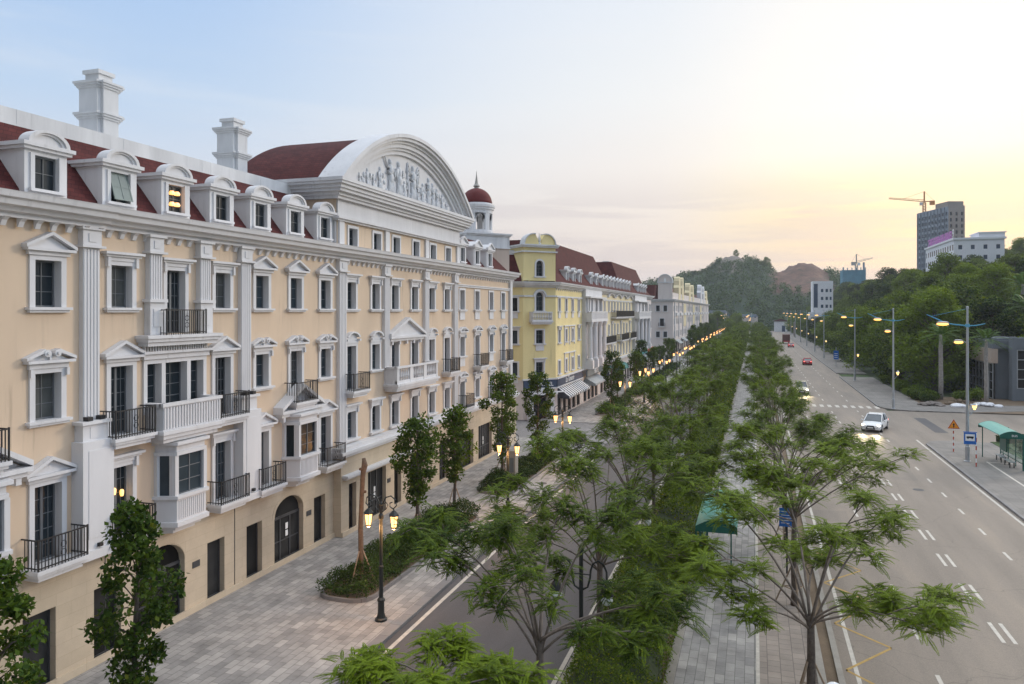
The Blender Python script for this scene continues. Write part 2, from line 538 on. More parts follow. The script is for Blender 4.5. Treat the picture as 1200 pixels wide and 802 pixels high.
ORD = ['nearest', 'second', 'third', 'fourth', 'fifth', 'sixth', 'seventh', 'eighth', 'ninth', 'tenth', 'eleventh', 'twelfth', 'thirteenth', 'fourteenth', 'fifteenth', 'sixteenth', 'seventeenth', 'eighteenth', 'nineteenth', 'twentieth', 'twenty-first', 'twenty-second', 'twenty-third', 'twenty-fourth', 'twenty-fifth', 'twenty-sixth', 'twenty-seventh', 'twenty-eighth', 'twenty-ninth', 'thirtieth', 'thirty-first', 'thirty-second', 'thirty-third', 'thirty-fourth', 'thirty-fifth', 'thirty-sixth', 'thirty-seventh', 'thirty-eighth', 'thirty-ninth', 'fortieth', 'forty-first', 'forty-second', 'forty-third', 'forty-fourth', 'forty-fifth', 'forty-sixth', 'forty-seventh', 'forty-eighth']


def quadmesh(name, V, material, idx=None):
    """V: (n,4,3) array of separate quads"""
    n = V.shape[0]
    me = bpy.data.meshes.new(name)
    me.vertices.add(n * 4)
    me.vertices.foreach_set('co', np.ascontiguousarray(V, dtype=np.float32).ravel())
    me.loops.add(n * 4)
    me.loops.foreach_set('vertex_index', np.arange(n * 4, dtype=np.int32))
    me.polygons.add(n)
    me.polygons.foreach_set('loop_start', np.arange(0, n * 4, 4, dtype=np.int32))
    me.polygons.foreach_set('loop_total', np.full(n, 4, dtype=np.int32))
    me.materials.append(material)
    me.update(calc_edges=True)
    return me


def norm_(a):
    return a / np.maximum(np.linalg.norm(a, axis=-1, keepdims=True), 1e-9)


def fronds(o, d, L, npin=11, w=.16, droop=.35, pw=.028):
    """feathery compound leaves: o (n,3) bases, d (n,3) directions, L (n,) lengths -> quads"""
    n = len(o)
    t = np.linspace(.12, 1.0, npin)[None, :, None]
    d = norm_(d)
    z = np.array([0, 0, 1.0])
    side = norm_(np.cross(d, z + 1e-3))
    p = o[:, None] + d[:, None] * L[:, None, None] * t
    p[..., 2] -= (L[:, None] * droop) * t[..., 0] ** 2
    tan = d[:, None] - z * (2 * droop) * t
    tan = norm_(tan)
    prof = np.sin(np.pi * (.18 + .74 * t)) ** .8
    out = []
    for sg in (-1, 1):
        dirp = norm_(side[:, None] * sg * .9 + tan * .42 - z * .22)
        tip = p + dirp * w * prof * (L[:, None, None] / .75) * rng.uniform(.85, 1.15, (n, npin, 1))
        mid = p * .5 + tip * .5
        hw = tan * pw * .5
        out.append(np.stack([p, mid + hw, tip, mid - hw], 2).reshape(-1, 4, 3))
    # rachis
    return np.concatenate(out)


def leaves(c, size, tilt=.9, asp=.62):
    """single leaf quads at points c (n,3) with random orientation"""
    n = len(c)
    nrm = norm_(rng.normal(size=(n, 3)) * tilt + np.array([0, 0, 1.0]))
    a = norm_(np.cross(nrm, norm_(rng.normal(size=(n, 3)))))
    b = np.cross(nrm, a)
    sz = (np.asarray(size) * rng.uniform(.7, 1.3, n))[:, None]
    tip = c + a * sz
    mid = c + a * sz * .45 - nrm * sz * .04
    return np.stack([c, mid + b * sz * asp * .5, tip, mid - b * sz * asp * .5], 1)


def ballpts(n, c, r, shell=.5):
    v = norm_(rng.normal(size=(n, 3)))
    rad = (shell + (1 - shell) * rng.random(n)) ** .7
    return np.asarray(c) + v * rad[:, None] * np.asarray(r)


# ------------------------------------------------------------------ facade kit
def arcpts(cx, cz, rx, rz, a0, a1, n):
    return [(cx + rx * math.cos(a0 + (a1 - a0) * k / n), cz + rz * math.sin(a0 + (a1 - a0) * k / n)) for k in range(n + 1)]


def ringpoly(cx, cz, ro, ri, a0, a1, n, ez=1.0):
    return arcpts(cx, cz, ro, ro * ez, a0, a1, n) + arcpts(cx, cz, ri, ri * ez, a1, a0, n)


def m_surround(w, h, t=.19, arch=False, sill=True):
    b = MB()
    b.box(-w / 2 - t, -w / 2, -.32, .06, 0, h)
    b.box(w / 2, w / 2 + t, -.32, .06, 0, h)
    if arch:
        n = 8
        top = [(-w / 2 - t, h), (-w / 2 - t, h + w / 2 + t), (w / 2 + t, h + w / 2 + t), (w / 2 + t, h)]
        b.ext(arcpts(0, h, w / 2 + t, w / 2 + t, math.pi, 0, n) + arcpts(0, h, w / 2, w / 2, 0, math.pi, n), 'y', -.32, .06)
    else:
        b.box(-w / 2 - t, w / 2 + t, -.32, .063, h, h + .15)
    b.box(-w / 2, w / 2, -.32, -.25, -.06, 0.02)
    return b


def m_pane(w, h, arch=False):
    b = MB()
    if arch:
        b.ext([(-w / 2, 0)] + arcpts(0, h, w / 2, w / 2, math.pi, 0, 8) + [(w / 2, 0)], 'y', -.31, -.28)
    else:
        b.box(-w / 2, w / 2, -.31, -.28, 0, h)
    return b


def m_bars(w, h, nx, nz, mid=0.0, fr=.055, bar=.022):
    b = MB()
    y0, y1 = -.279, -.24
    b.box(-w / 2, -w / 2 + fr, y0, y1, 0, h)
    b.box(w / 2 - fr, w / 2, y0, y1, 0, h)
    b.box(-w / 2 + fr, w / 2 - fr, y0, y1 - .002, 0, fr)
    b.box(-w / 2 + fr, w / 2 - fr, y0, y1 - .002, h - fr, h)
    if mid:
        b.box(-mid / 2, mid / 2, y0, y1 + .006, fr, h - fr)
    for k in range(1, nx):
        x = -w / 2 + w * k / nx
        if mid and abs(x) < .05:
            continue
        b.box(x - bar / 2, x + bar / 2, y0, y1 - .012, fr, h - fr)
    for k in range(1, nz):
        z = h * k / nz
        b.box(-w / 2 + fr, w / 2 - fr, y0, y1 - .014, z - bar / 2, z + bar / 2)
    return b


def rakes(b, hw, z0, rise, y, th=.11):
    for sg in (-1, 1):
        b.ext([(sg * hw, z0), (sg * hw, z0 + th), (0, z0 + rise + th), (0, z0 + rise)], 'y', 0, y)


def m_hood(kind, h, k=1.0):
    b = MB()
    z = h + .15
    if kind == 'tri':
        b.box(-.74 * k, .74 * k, 0, .13, z, z + .13)
        b.box(-.86 * k, .86 * k, 0, .26, z + .13, z + .22)
        b.ext([(-.80 * k, z + .22), (.80 * k, z + .22), (0, z + .22 + .42 * k)], 'y', 0, .09)
        rakes(b, .90 * k, z + .205, .44 * k, .26)
    elif kind == 'flat':
        b.box(-.70 * k, .70 * k, 0, .10, z, z + .14)
        b.box(-.78 * k, .78 * k, 0, .18, z + .14, z + .22)
        b.box(-.86 * k, .86 * k, 0, .27, z + .22, z + .31)
        for sg in (-1, 1):
            b.box(sg * .62 - .06, sg * .62 + .06, 0.0, .15, z - .22, z + .135)
    elif kind == 'scroll':
        b.box(-.70, .70, 0, .11, z, z + .17)
        b.box(-.84, .84, 0, .25, z + .17, z + .26)
        for sg in (-1, 1):
            b.box(sg * .64 - .05, sg * .64 + .05, 0.065, .16, z - .25, z - .005)
            b.ext([(sg * .88, z + .262), (sg * .88, z + .36), (sg * .26, z + .62), (sg * .20, z + .53)], 'y', 0, .24)
            b.ext(arcpts(sg * .18, z + .48, .12, .12, 0, 2 * math.pi, 10)[:-1], 'y', 0, .26)
            b.ext(arcpts(sg * .18, z + .48, .05, .05, 0, 2 * math.pi, 8)[:-1], 'y', .26, .31)
        b.ext([(-.70, z + .262), (.70, z + .262), (.16, z + .50), (-.16, z + .50)], 'y', 0, .07)
        b.box(-.04, .04, 0, .16, z + .262, z + .50)
    elif kind == 'arc':
        b.box(-.68, .68, 0, .10, z, z + .13)
        for sg in (-1, 1):
            b.box(sg * .66 - .09, sg * .66 + .09, 0, .24, z + .13, z + .24)
        b.ext(ringpoly(0, z + .20, .74, .60, R(20), R(160), 10, .62), 'y', 0, .24)
        b.ext(arcpts(0, z + .14, .62, .40, math.pi, 0, 10), 'y', 0, .06)
    return b


_mc = {}


def cached(key, fn, material, smooth=False):
    if key not in _mc:
        _mc[key] = fn().mesh(key[0], material, smooth=smooth)
    return _mc[key]


def put(name, me, bld, fr, s, z, o=0.0, parent=None):
    """place a kit mesh on a wall frame of a building (or as a sub-part at the same spot)"""
    if parent is not None:
        return link(name, me, parent)
    w = Vector(fr.P(s, o, z)) - wloc(bld)
    return link(name, me, bld, w, fr.rot)


_wr = random.Random(4)


def window(bld, fr, s, z, w=.92, h=1.48, hood=None, apron=False, o=0.0, wm='white', nx=2, nz=3, t=.19, sill=True, arch=False, name='window', bars=True, k=1.0, glass='glass', mid=0.0):
    a = put(name, cached((name, w, h, t, arch, wm), lambda: m_surround(w, h, t, arch), M[wm]), bld, fr, s, z, o)
    if glass == 'glass' and _wr.random() < .24:
        glass = 'glass2'
    link('pane', cached(('pane', w, h, arch, glass), lambda: m_pane(w, h, arch), M[glass]), a)
    if bars:
        link('glazing_bars', cached(('glazing_bars', w, h, nx, nz, mid), lambda: m_bars(w, h, nx, nz, mid), M['barl']), a)
    if sill:
        def f():
            b = MB()
            b.box(-w / 2 - t - .12, w / 2 + t + .12, -.2, .20, -.09, 0)
            b.box(-w / 2 - t - .06, w / 2 + t + .06, 0, .13, -.17, -.09)
            return b
        link('sill', cached(('sill', w, t, wm), f, M[wm]), a)
    if hood:
        link('hood', cached(('hood', hood, h, k, wm), lambda: m_hood(hood, h, k), M[wm]), a)
    if apron:
        def g():
            b = MB()
            b.box(-w / 2 - .04, w / 2 + .04, 0, .07, -.78, -.18)
            return b
        link('apron', cached(('apron', w, wm), g, M[wm]), a)
    return a


def door(bld, fr, s, z, w=.96, h=2.42, hood=None, wm='white', o=0.0, k=1.0, bars=True):
    return window(bld, fr, s, z, w, h, hood, False, o, wm, 4, 5, .18, False, False, 'balcony_door', bars, k, 'glass', .09)


def m_slab(hw, d, th=.36):
    b = MB()
    b.box(-hw, hw, 0, d, -.12, 0)
    b.box(-hw + .07, hw - .07, 0, d - .07, -th * .62, -.12)
    b.box(-hw + .16, hw - .16, 0, d - .16, -th, -th * .62)
    return b


def m_rail(hw, d, h=.95, step=.115, br=.011):
    b = MB()
    e = d - .06
    for z0, z1 in ((.06, .09), (h - .04, h)):
        b.box(-hw, hw, e - .02, e + .02, z0, z1)
        for sg in (-1, 1):
            b.box(sg * hw - .02, sg * hw + .02, 0, e - .02, z0, z1)
    n = int(2 * hw / step)
    for k in range(n + 1):
        x = -hw + 2 * hw * k / n
        r = .022 if k in (0, n) else br
        b.box(x - r, x + r, e - r, e + r, 0.0, h + (.03 if k in (0, n) else -.045))
    n = int(e / step)
    for k in range(1, n):
        y = e * k / n
        for sg in (-1, 1):
            b.box(sg * hw - br, sg * hw + br, y - br, y + br, 0.0, h - .045)
    # scroll ornaments in the middle of the front
    for q in range(2):
        c = arcpts(0, .36 + .26 * q, .10, .10, 0, 2 * math.pi, 10)
        b.tube([(x, e, z) for x, z in c], .012, 4, False)
    return b


def balcony(bld, fr, s, z, hw=.95, d=.74, o=0.0, wm='white', rail='iron'):
    a = put('balcony', cached(('balcony', hw, d, wm), lambda: m_slab(hw, d), M[wm]), bld, fr, s, z, o)
    if rail:
        link('railing', cached(('railing', hw, d), lambda: m_rail(hw - .07, d), M['iron']), a)
    return a


def wall_holes(mb, s0, s1, z0, z1, holes, o=0.0):
    xs = sorted({s0, s1} | {max(s0, min(s1, v)) for h in holes for v in h[:2]})
    zs = sorted({z0, z1} | {max(z0, min(z1, v)) for h in holes for v in h[2:]})
    for a, b in zip(xs[:-1], xs[1:]):
        if b - a < 1e-5:
            continue
        run = None
        for c, d in zip(zs[:-1], zs[1:]):
            if d - c < 1e-5:
                continue
            m = ((a + b) / 2, (c + d) / 2)
            inside = any(h[0] < m[0] < h[1] and h[2] < m[1] < h[3] for h in holes)
            if inside:
                if run:
                    mb.poly([(a, o, run[0]), (b, o, run[0]), (b, o, run[1]), (a, o, run[1])])
                run = None
            else:
                run = (run[0], d) if run else (c, d)
        if run:
            mb.poly([(a, o, run[0]), (b, o, run[0]), (b, o, run[1]), (a, o, run[1])])


def m_dormer(kind='arc', w=1.5, hh=1.5):
    b = MB()
    ow, z0, z1 = .43, .30, 1.36
    hw = w / 2
    b.box(-hw, -ow, -.22, 0, 0, hh)
    b.box(ow, hw, -.22, 0, 0, hh)
    b.box(-ow, ow, -.22, -.002, 0, z0)
    b.box(-ow, ow, -.22, -.002, z1, hh)
    for sg in (-1, 1):
        b.box(sg * (ow + .07) - .07, sg * (ow + .07) + .07, 0, .05, z0, z1 + .05)
    b.box(-ow - .2, ow + .2, 0, .14, z0 - .09, z0)
    sl = 1.95 / 2.6
    b.ext([(-.22, 0), (-.22, hh), (-hh * sl - .35, hh), (-.24, -.02)], 'x', -hw + .02, hw - .02)
    b.box(-hw - .10, hw + .10, -hh * sl - .45, .12, hh, hh + .10)
    b.box(-hw - .17, hw + .17, -hh * sl - .50, .20, hh + .10, hh + .22)
    if kind == 'arc':
        b.ext(ringpoly(0, hh + .22, .74, .60, 0, math.pi, 14, .62), 'y', -.28, .17)
        b.ext(ringpoly(0, hh + .22, .60, .50, 0, math.pi, 14, .62), 'y', -.26, .11)
        b.ext(arcpts(0, hh + .22, .50, .31, 0, math.pi, 14), 'y', -.24, .05)
    else:
        rakes(b, hw + .17, hh + .22, .45, .2, .10)
        b.ext([(-hw - .1, hh + .22), (hw + .1, hh + .22), (0, hh + .64)], 'y', -1.3, .07)
    return b


def dormer(bld, fr, s, z, o=-.04, kind='arc', lit=False, w=1.5, wm='white', opened=False, bars=True):
    a = put('dormer', cached(('dormer', kind, w, wm), lambda: m_dormer(kind, w), M[wm]), bld, fr, s, z, o)

    def pf():
        b = MB()
        b.box(-.43, .43, -.20, -.17, .30, 1.36)
        return b
    link('pane', cached(('pane', 'dorm'), pf, M['glass']), a)
    if bars:
        def bf():
            b = MB()
            q = m_bars(.86, 1.06, 2, 2)
            b.v = [(x, y + .115, z + .30) for x, y, z in q.v]
            b.f = q.f
            return b
        g = link('glazing_bars', cached(('glazing_bars', 'dorm'), bf, M['barl']), a)
    if opened:
        def of():
            b = MB()
            for (x0, x1, z0, z1) in ((-.40, -.35, 0, -1), (.35, .40, 0, -1), (-.35, .35, 0, -.05), (-.35, .35, -.95, -1), (-.015, .015, 0, -1), (-.35, .35, -.49, -.52)):
                for t0, t1 in ((z0, z1),):
                    b.box(x0, x1, -.02, .02, t1, t0)
            b.box(-.38, .38, -.006, .006, -.98, -.02)
            ang = R(17)
            b.v = [(x, -.10 - z * math.sin(ang) + y * math.cos(ang), 1.34 + z * math.cos(ang)) for x, y, z in b.v]
            return b
        link('open_sash', cached(('open_sash',), of, M['sash']), a)
    if lit:
        for zz in (.62, 1.05):
            for xx in (-.17, .10):
                b = MB()
                b.lathe([(.10, zz - .06), (.12, zz), (.07, zz + .09)], (xx, -.10), 8)
                b.build('interior_lamp', M['interior'], a, local=True)
    return a


M['sash'] = glassmat('pale_reflecting_sash', (.10, .12, .11), .15, .8)


def pilaster(bld, fr, s, z0, z1, w=.66, proud=.16, o=0.0, cap=True, flutes=True, wm='white', base=False, name='pilaster'):
    b = MB(fr)
    b.box(s - w / 2, s + w / 2, o, o + proud, z0, z1)
    if flutes:
        for k in range(5):
            x = s - w / 2 + w * (k + .5) / 5
            b.box(x - w * .06, x + w * .06, o + proud, o + proud + .025, z0 + .1, z1 - (.75 if cap else .1))
    if cap:
        b.box(s - w / 2 - .04, s + w / 2 + .04, o, o + proud + .05, z1 - .62, z1 - .1)
        b.box(s - w / 2 - .14, s + w / 2 + .14, o, o + proud + .15, z1 - .70, z1 - .62)
        b.box(s - w / 2 - .12, s + w / 2 + .12, o, o + proud + .13, z1 - .10, z1)
        b.box(s - .15, s + .15, o, o + proud + .075, z1 - .50, z1 - .22)
    if base:
        b.box(s - w / 2 - .05, s + w / 2 + .05, o, o + proud + .06, z0, z0 + 1.2)
        b.box(s - w / 2 - .14, s + w / 2 + .14, o, o + proud + .14, z0 + 1.2, z0 + 1.32)
        b.box(s - .2, s + .2, o, o + proud + .085, z0 + .3, z0 + .95)
    return b.build(name, M[wm], bld)


CORNICE = [(0, -.12), (.14, -.12), (.14, .0), (.34, .04), (.40, .16), (.62, .20), (.66, .36), (.78, .40), (.82, .54), (.84, .58), (.0, .62)]


def cornice(bld, fr, s0, s1, z, o=0.0, k=1.0, dent=True, wm='white', name='cornice', step=.55):
    b = MB(fr)
    pr = [(o + a * k, z + c * k) for a, c in CORNICE]
    b.ext([(a, c) for a, c in pr], 'x', s0, s1)
    if dent:
        n = int((s1 - s0) / step)
        for i in range(n):
            s = s0 + (i + .5) * (s1 - s0) / n
            b.ext([(o, z - .12 - .26), (o + .06, z - .38), (o + .13, z - .22), (o + .27, z - .12), (o, z - .12)], 'x', s - .085, s + .085)
    return b.build(name, M[wm], bld)


# ------------------------------------------------------------------ the long peach building
F1 = Fr((-21.3, 0), (0, 1), (1, 0))
b1 = thing('terraced_building', (-21.3, 40, 0), 'long peach terrace with white trim, red dormer roof and arched pediment, nearest on the left', 'building')
COL = dict(W0=12.8, B0=15.4, W1=18.1, D2=21.0, D4=23.62, D3=26.3, W4=28.95, W5=31.6, W6=34.25, W7=36.9, W8=39.7, W9=42.2, W10=45.05, W11=47.8, W12=50.5, W13=53.5, W14=56.75, W15=60.15, W16=63.3)
holes = []


def hole(s, z, w, h):
    holes.append((s - w / 2, s + w / 2, z, z + h))


def wn(c, z, **k):
    s = COL[c]
    hole(s, z, k.get('w', .92), k.get('h', 1.48))
    return window(b1, F1, s, z, **k)


def dn(c, z, balc=True, **k):
    s = COL[c]
    hole(s, z, k.get('w', .96), k.get('h', 2.42))
    a = door(b1, F1, s, z, **k)
    if balc:
        balcony(b1, F1, s, z)
    return a


# top storey
for c, hd in (('W0', 'flat'), ('B0', 'tri'), ('W1', 'tri'), ('D2', 'flat'), ('D3', 'flat'), ('W4', 'tri'), ('W5', 'tri'), ('W6', 'tri'), ('W7', 'flat'), ('W8', 'flat'), ('W9', 'flat'), ('W10', 'flat'), ('W11', 'flat'), ('W12', 'flat')):
    wn(c, 12.13, hood=hd)
for c in ('W13', 'W14', 'W15', 'W16'):
    wn(c, 12.13, apron=True, bars=False)
dn('D4', 11.15, False, hood='flat')
a = put('balcony', cached(('balcony', 'wide'), lambda: m_slab(2.0, .62, .40), M['white']), b1, F1, COL['D4'], 11.12)
link('railing', cached(('railing', 'wide'), lambda: m_rail(1.05, .62), M['iron']), a)
# third storey
for c in ('W1', 'W4', 'W6'):
    wn(c, 8.57, hood='scroll')
dn('B0', 7.65, hood='scroll')
dn('D2', 7.65, hood='tri')
dn('D3', 7.65, hood='tri')
dn('W5', 7.65, hood='scroll')
dn('W7', 7.65, hood='arc')
wn('W8', 8.57, hood='arc')
for c in ('W9', 'W10'):
    dn(c, 7.65, False)
wn('W11', 8.57, hood='arc')
dn('W12', 7.65, hood='arc')
for c in ('W13', 'W15'):
    wn(c, 8.57, hood='scroll', apron=True, bars=False)
for c in ('W14', 'W16'):
    dn(c, 7.65, hood='scroll', bars=False)
# second storey
dn('W1', 4.1, hood='tri')
lit2 = dn('D2', 4.1, hood='flat')
dn('D3', 4.1, hood='flat')
dn('W4', 4.1, hood='tri')
dn('W6', 4.1, hood='tri')
for c in ('W7', 'W8', 'W9', 'W10', 'W11', 'W12'):
    wn(c, 4.95, hood='flat')
for c in ('W13', 'W15'):
    dn(c, 4.72, h=1.9, hood='scroll', bars=False)
for c in ('W14', 'W16'):
    wn(c, 5.1, hood='scroll', apron=False, bars=False)


M['doorlamp'] = emit('warm_door_lamp', (1, .50, .08), 1.6)
for xx, zz in ((-.22, 1.45), (.12, 1.57)):
    b = MB()
    b.lathe([(.05, zz - .14), (.07, zz - .05), (.07, zz + .06), (.04, zz + .10)], (xx, -.18), 8)
    b.build('interior_lamp', M['doorlamp'], lit2, local=True)
# triple window over the white slatted balcony
holes.append((22.15, 25.1, 8.3, 10.05))
b = MB(F1)
for s0, s1 in ((21.98, 22.15), (22.85, 23.05), (24.18, 24.38), (25.1, 25.28)):
    b.box(s0, s1, -.32, .07, 8.2, 10.05)
b.box(21.98, 25.28, -.32, .075, 10.05, 10.22)
b.box(21.9, 25.36, 0, .16, 10.222, 10.42)
b.box(21.8, 25.46, 0, .28, 10.42, 10.52)
for k in range(26):
    s = 22.0 + 3.25 * k / 25
    b.box(s - .03, s + .03, 0, .12, 10.522, 10.74)
tw = b.build('triple_window', M['white'], b1)
b = MB(F1)
b.box(22.15, 25.1, -.31, -.28, 8.2, 10.05)
b.build('pane', M['glass'], tw)
b = MB(F1)
for s0, s1, n in ((22.15, 22.85, 1), (23.05, 24.18, 2), (24.38, 25.1, 1)):
    b.box(s0, s0 + .05, -.279, -.24, 8.3, 10.05)
    b.box(s1 - .05, s1, -.279, -.24, 8.3, 10.05)
    for z in (8.75, 9.2, 9.6):
        b.box(s0 + .05, s1 - .05, -.279, -.255, z - .012, z + .012)
    if n == 2:
        b.box((s0 + s1) / 2 - .012, (s0 + s1) / 2 + .012, -.279, -.25, 8.3, 10.05)
b.build('glazing_bars', M['barl'], tw)


def white_balcony(s0, s1, d, z0, z1, slats=True):
    b = MB(F1)
    b.box(s0, s1, 0, d, z0 - .14, z0)
    b.box(s0 + .08, s1 - .08, 0, d - .08, z0 - .30, z0 - .14)
    b.box(s0 + .2, s1 - .2, 0, d - .2, z0 - .46, z0 - .30)
    for (a0, a1, e0, e1) in ((s0 + .12, s1 - .12, d - .26, d - .14), (s0 + .12, s0 + .24, 0, d - .262), (s1 - .24, s1 - .12, 0, d - .262)):
        if slats:
            b.box(a0, a1, e0, e1, z0, z1 - .12)
        b.box(a0 - .07, a1 + .07, e0 - .0, e1 + .07, z1 - .12, z1)
    if slats:
        n = int((s1 - s0 - .3) / .15)
        for k in range(n + 1):
            s = s0 + .18 + (s1 - s0 - .36) * k / n
            b.box(s - .035, s + .035, d - .14, d - .095, z0 + .06, z1 - .16)
    else:
        n = 4
        e0, e1 = d - .26, d - .14
        b.box(s0 + .12, s1 - .12, e0, e1, z0, z0 + .18)
        seg = (s1 - s0 - .24)
        for k in range(4):
            x = s0 + .12 + seg * k / 3
            b.box(max(s0 + .12, x - .22), min(s1 - .12, x + .22), e0 - .02, e1 + .02, z0, z1 - .122)
        m = 24
        for k in range(m):
            x = s0 + .12 + seg * (k + .5) / m
            p = F1.P(x, (e0 + e1) / 2, 0)
            fr, b.fr = b.fr, None
            b.lathe([(.05, z0 + .18), (.035, z0 + .3), (.085, z0 + .45), (.03, z0 + .8), (.06, z1 - .12)], (p[0], p[1]), 6)
            b.fr = fr
        for sx in (s0 + .12, s1 - .24):
            b.box(sx, sx + .12, 0, e0 - .022, z0, z1 - .122)
    return b.build('white_balcony', M['white'], b1)


white_balcony(22.0, 25.3, .95, 7.62, 8.62)
white_balcony(40.7, 47.0, 1.0, 7.6, 8.65, False)


def big_pediment(s, hw, z, rise, d):
    b = MB(F1)
    b.box(s - hw * .95, s + hw * .95, 0, d - .12, z - .30, z - .14)
    b.box(s - hw, s + hw, 0, d, z - .14, z)
    for sg in (-1, 1):
        b.ext([(s + sg * hw, z), (s + sg * hw, z + .18), (s, z + rise + .18), (s, z + rise)], 'y', 0, d)
    b.ext([(s - hw + .1, z), (s + hw - .1, z), (s, z + rise)], 'y', 0, .12)
    n = 5
    for k in range(n):
        x = s - hw * .8 + hw * 1.6 * k / (n - 1)
        b.box(x - .09, x + .09, 0, d - .16, z - .52, z - .302)
    return b.build('pediment', M['white'], b1)


big_pediment(43.7, 2.55, 10.45, 1.0, .34)


def bay(s):
    b = MB(F1)

    def tr(h, q, z0, z1, h2=None, q2=None):
        h2 = h2 or h
        q2 = q2 or q
        b.ext([(s - h, 0), (s - h * .72, q), (s + h * .72, q), (s + h, 0)], 'z', z0, z1, [(s - h2, 0), (s - h2 * .72, q2), (s + h2 * .72, q2), (s + h2, 0)])
    tr(.80, .42, 3.62, 3.78)
    tr(.95, .62, 3.78, 3.95)
    tr(1.18, .88, 3.95, 4.12)
    tr(1.08, .78, 4.12, 4.98)
    tr(1.18, .88, 4.98, 5.10)
    tr(1.10, .80, 6.60, 6.74)
    tr(1.04, .74, 6.74, 7.0)
    tr(1.20, .90, 7.0, 7.12)
    for x, y in ((s - 1.0, .08), (s - .76, .70), (s + .76, .70), (s + 1.0, .08), (s - .78, .60), (s + .78, .60)):
        b.box(x - .09, x + .09, y - .09, y + .07, 5.10, 6.60)
    for k in range(13):
        x = s - .66 + 1.32 * k / 12
        b.box(x - .02, x + .02, .78, .80, 4.2, 4.9)
    a = b.build('bay_window', M['white'], b1)
    b = MB(F1)
    b.box(s - .68, s + .68, .60, .64, 5.10, 6.60)
    for sg in (-1, 1):
        b.ext([(s + sg * .98, .08), (s + sg * .78, .62), (s + sg * .74, .60), (s + sg * .94, .06)], 'z', 5.10, 6.60)
    b.build('pane', M['glass'], a)
    b = MB(F1)
    for x in (-.64, 0, .64):
        b.box(s + x - .025, s + x + .025, .642, .67, 5.1, 6.6)
    for z in (5.13, 5.6, 6.1, 6.57):
        b.box(s - .66, s + .66, .642, .66, z - .015, z + .015)
    b.build('glazing_bars', M['barl'], a)


for s in (15.4, 23.62, 31.6):
    bay(s)
    if s != 23.62:
        big_pediment(s, 1.78, 7.32, .98, .55)

# pilasters
for s, z0, w in ((19.6, 8.3, .66), (27.65, 8.3, .66), (35.75, 4.75, .74)):
    pilaster(b1, F1, s, z0, 14.82, w, .18)
for s in (22.42, 25.05):
    pilaster(b1, F1, s, 11.13, 14.82, .60, .22, base=True)
for s in (40.9, 46.7):
    pilaster(b1, F1, s, 8.6, 14.82, .66, .18)
pilaster(b1, F1, 51.95, 4.75, 14.82, .70, .18)
pilaster(b1, F1, 65.3, 4.75, 14.82, .60, .18, cap=False, flutes=False)
pilaster(b1, F1, 11.4, 8.3, 14.82, .66, .18)
for s in (19.6, 27.65):
    b = MB(F1)
    b.box(s - .62, s + .62, 0, .50, 4.12, 7.7)
    b.box(s - .40, s + .40, 0.2, .515, 4.5, 7.4)
    b.box(s - .72, s + .72, 0, .60, 3.82, 4.12)
    b.box(s - .50, s + .50, 0, .36, 7.7, 8.25)
    b.box(s - .60, s + .60, 0, .46, 8.25, 8.36)
    b.box(s - .22, s + .22, .36, .375, 7.78, 8.15)
    pd = b.build('pilaster_pedestal', M['white'], b1)
    for x in (-.25, .25):
        b = MB(F1)
        b.box(s + x - .10, s + x + .10, .2, .42, 8.37, 8.50)
        b.build('floodlight', M['iron'], pd)
    b = MB(F1)
    b.box(s - .07, s + .07, .50, .62, 4.18, 4.30)
    b.build('floodlight', M['iron'], pd)
# downpipes
for s in (20.32, 27.1):
    b = MB(F1)
    b.box(s - .012, s + .012, 0, .02, 0.1, 3.8)
    b.build('wall_joint', M['bar'], b1)
# walls
b = MB(F1)
wall_holes(b, 5, 65.6, 4.0, 15.0, holes)
b.poly([(5, 0, 0), (5, -13, 0), (5, -13, 15), (5, 0, 15)])
b.poly([(65.6, 0, 0), (65.6, -3.4, 0), (65.6, -3.4, 15), (65.6, 0, 15)])
b.poly([(65.6, -3.4, 0), (69, -7, 0), (69, -7, 15), (65.6, -3.4, 15)])
b.poly([(5, -13, 0), (69, -13, 0), (69, -13, 15), (5, -13, 15)])
b.poly([(69, -13, 0), (69, -7, 0), (69, -7, 15), (69, -13, 15)])
b.build('wall', M['peach'], b1)
# ground floor
gh, gh2 = [], []
SHOP = [(17.83, 1.15, 2.55), (20.44, 1.15, 2.55), (25.93, 1.05, 2.5), (28.45, 1.10, 2.5), (33.75, 1.05, 2.5), (12.5, 1.2, 2.55)]
SHOP2 = [(36.3, .8, 2.65), (39.1, 2.2, 2.85), (41.75, .95, 2.65), (44.6, 2.2, 2.75), (48.9, 1.5, 2.8), (53.0, 3.6, 2.85), (57.5, 3.2, 2.85), (62.0, 3.4, 2.85)]
for s, w, h in SHOP:
    gh.append((s - w / 2, s + w / 2, 0, h))
for s in (15.0, 22.95, 31.1):
    gh.append((s - 1.18, s + 1.18, 0, 3.12))
for s, w, h in SHOP2:
    gh2.append((s - w / 2, s + w / 2, 0, h))
b = MB(F1)
wall_holes(b, 5, 35.1, 0, 4.0, gh)
wall_holes(b, 35.1, 65.8, 0, 4.2, gh2, .45)
b.poly([(35.1, 0, 0), (35.1, .45, 0), (35.1, .45, 4.2), (35.1, 0, 4.2)])
b.poly([(65.8, -.3, 0), (65.8, .45, 0), (65.8, .45, 4.2), (65.8, -.3, 4.2)])
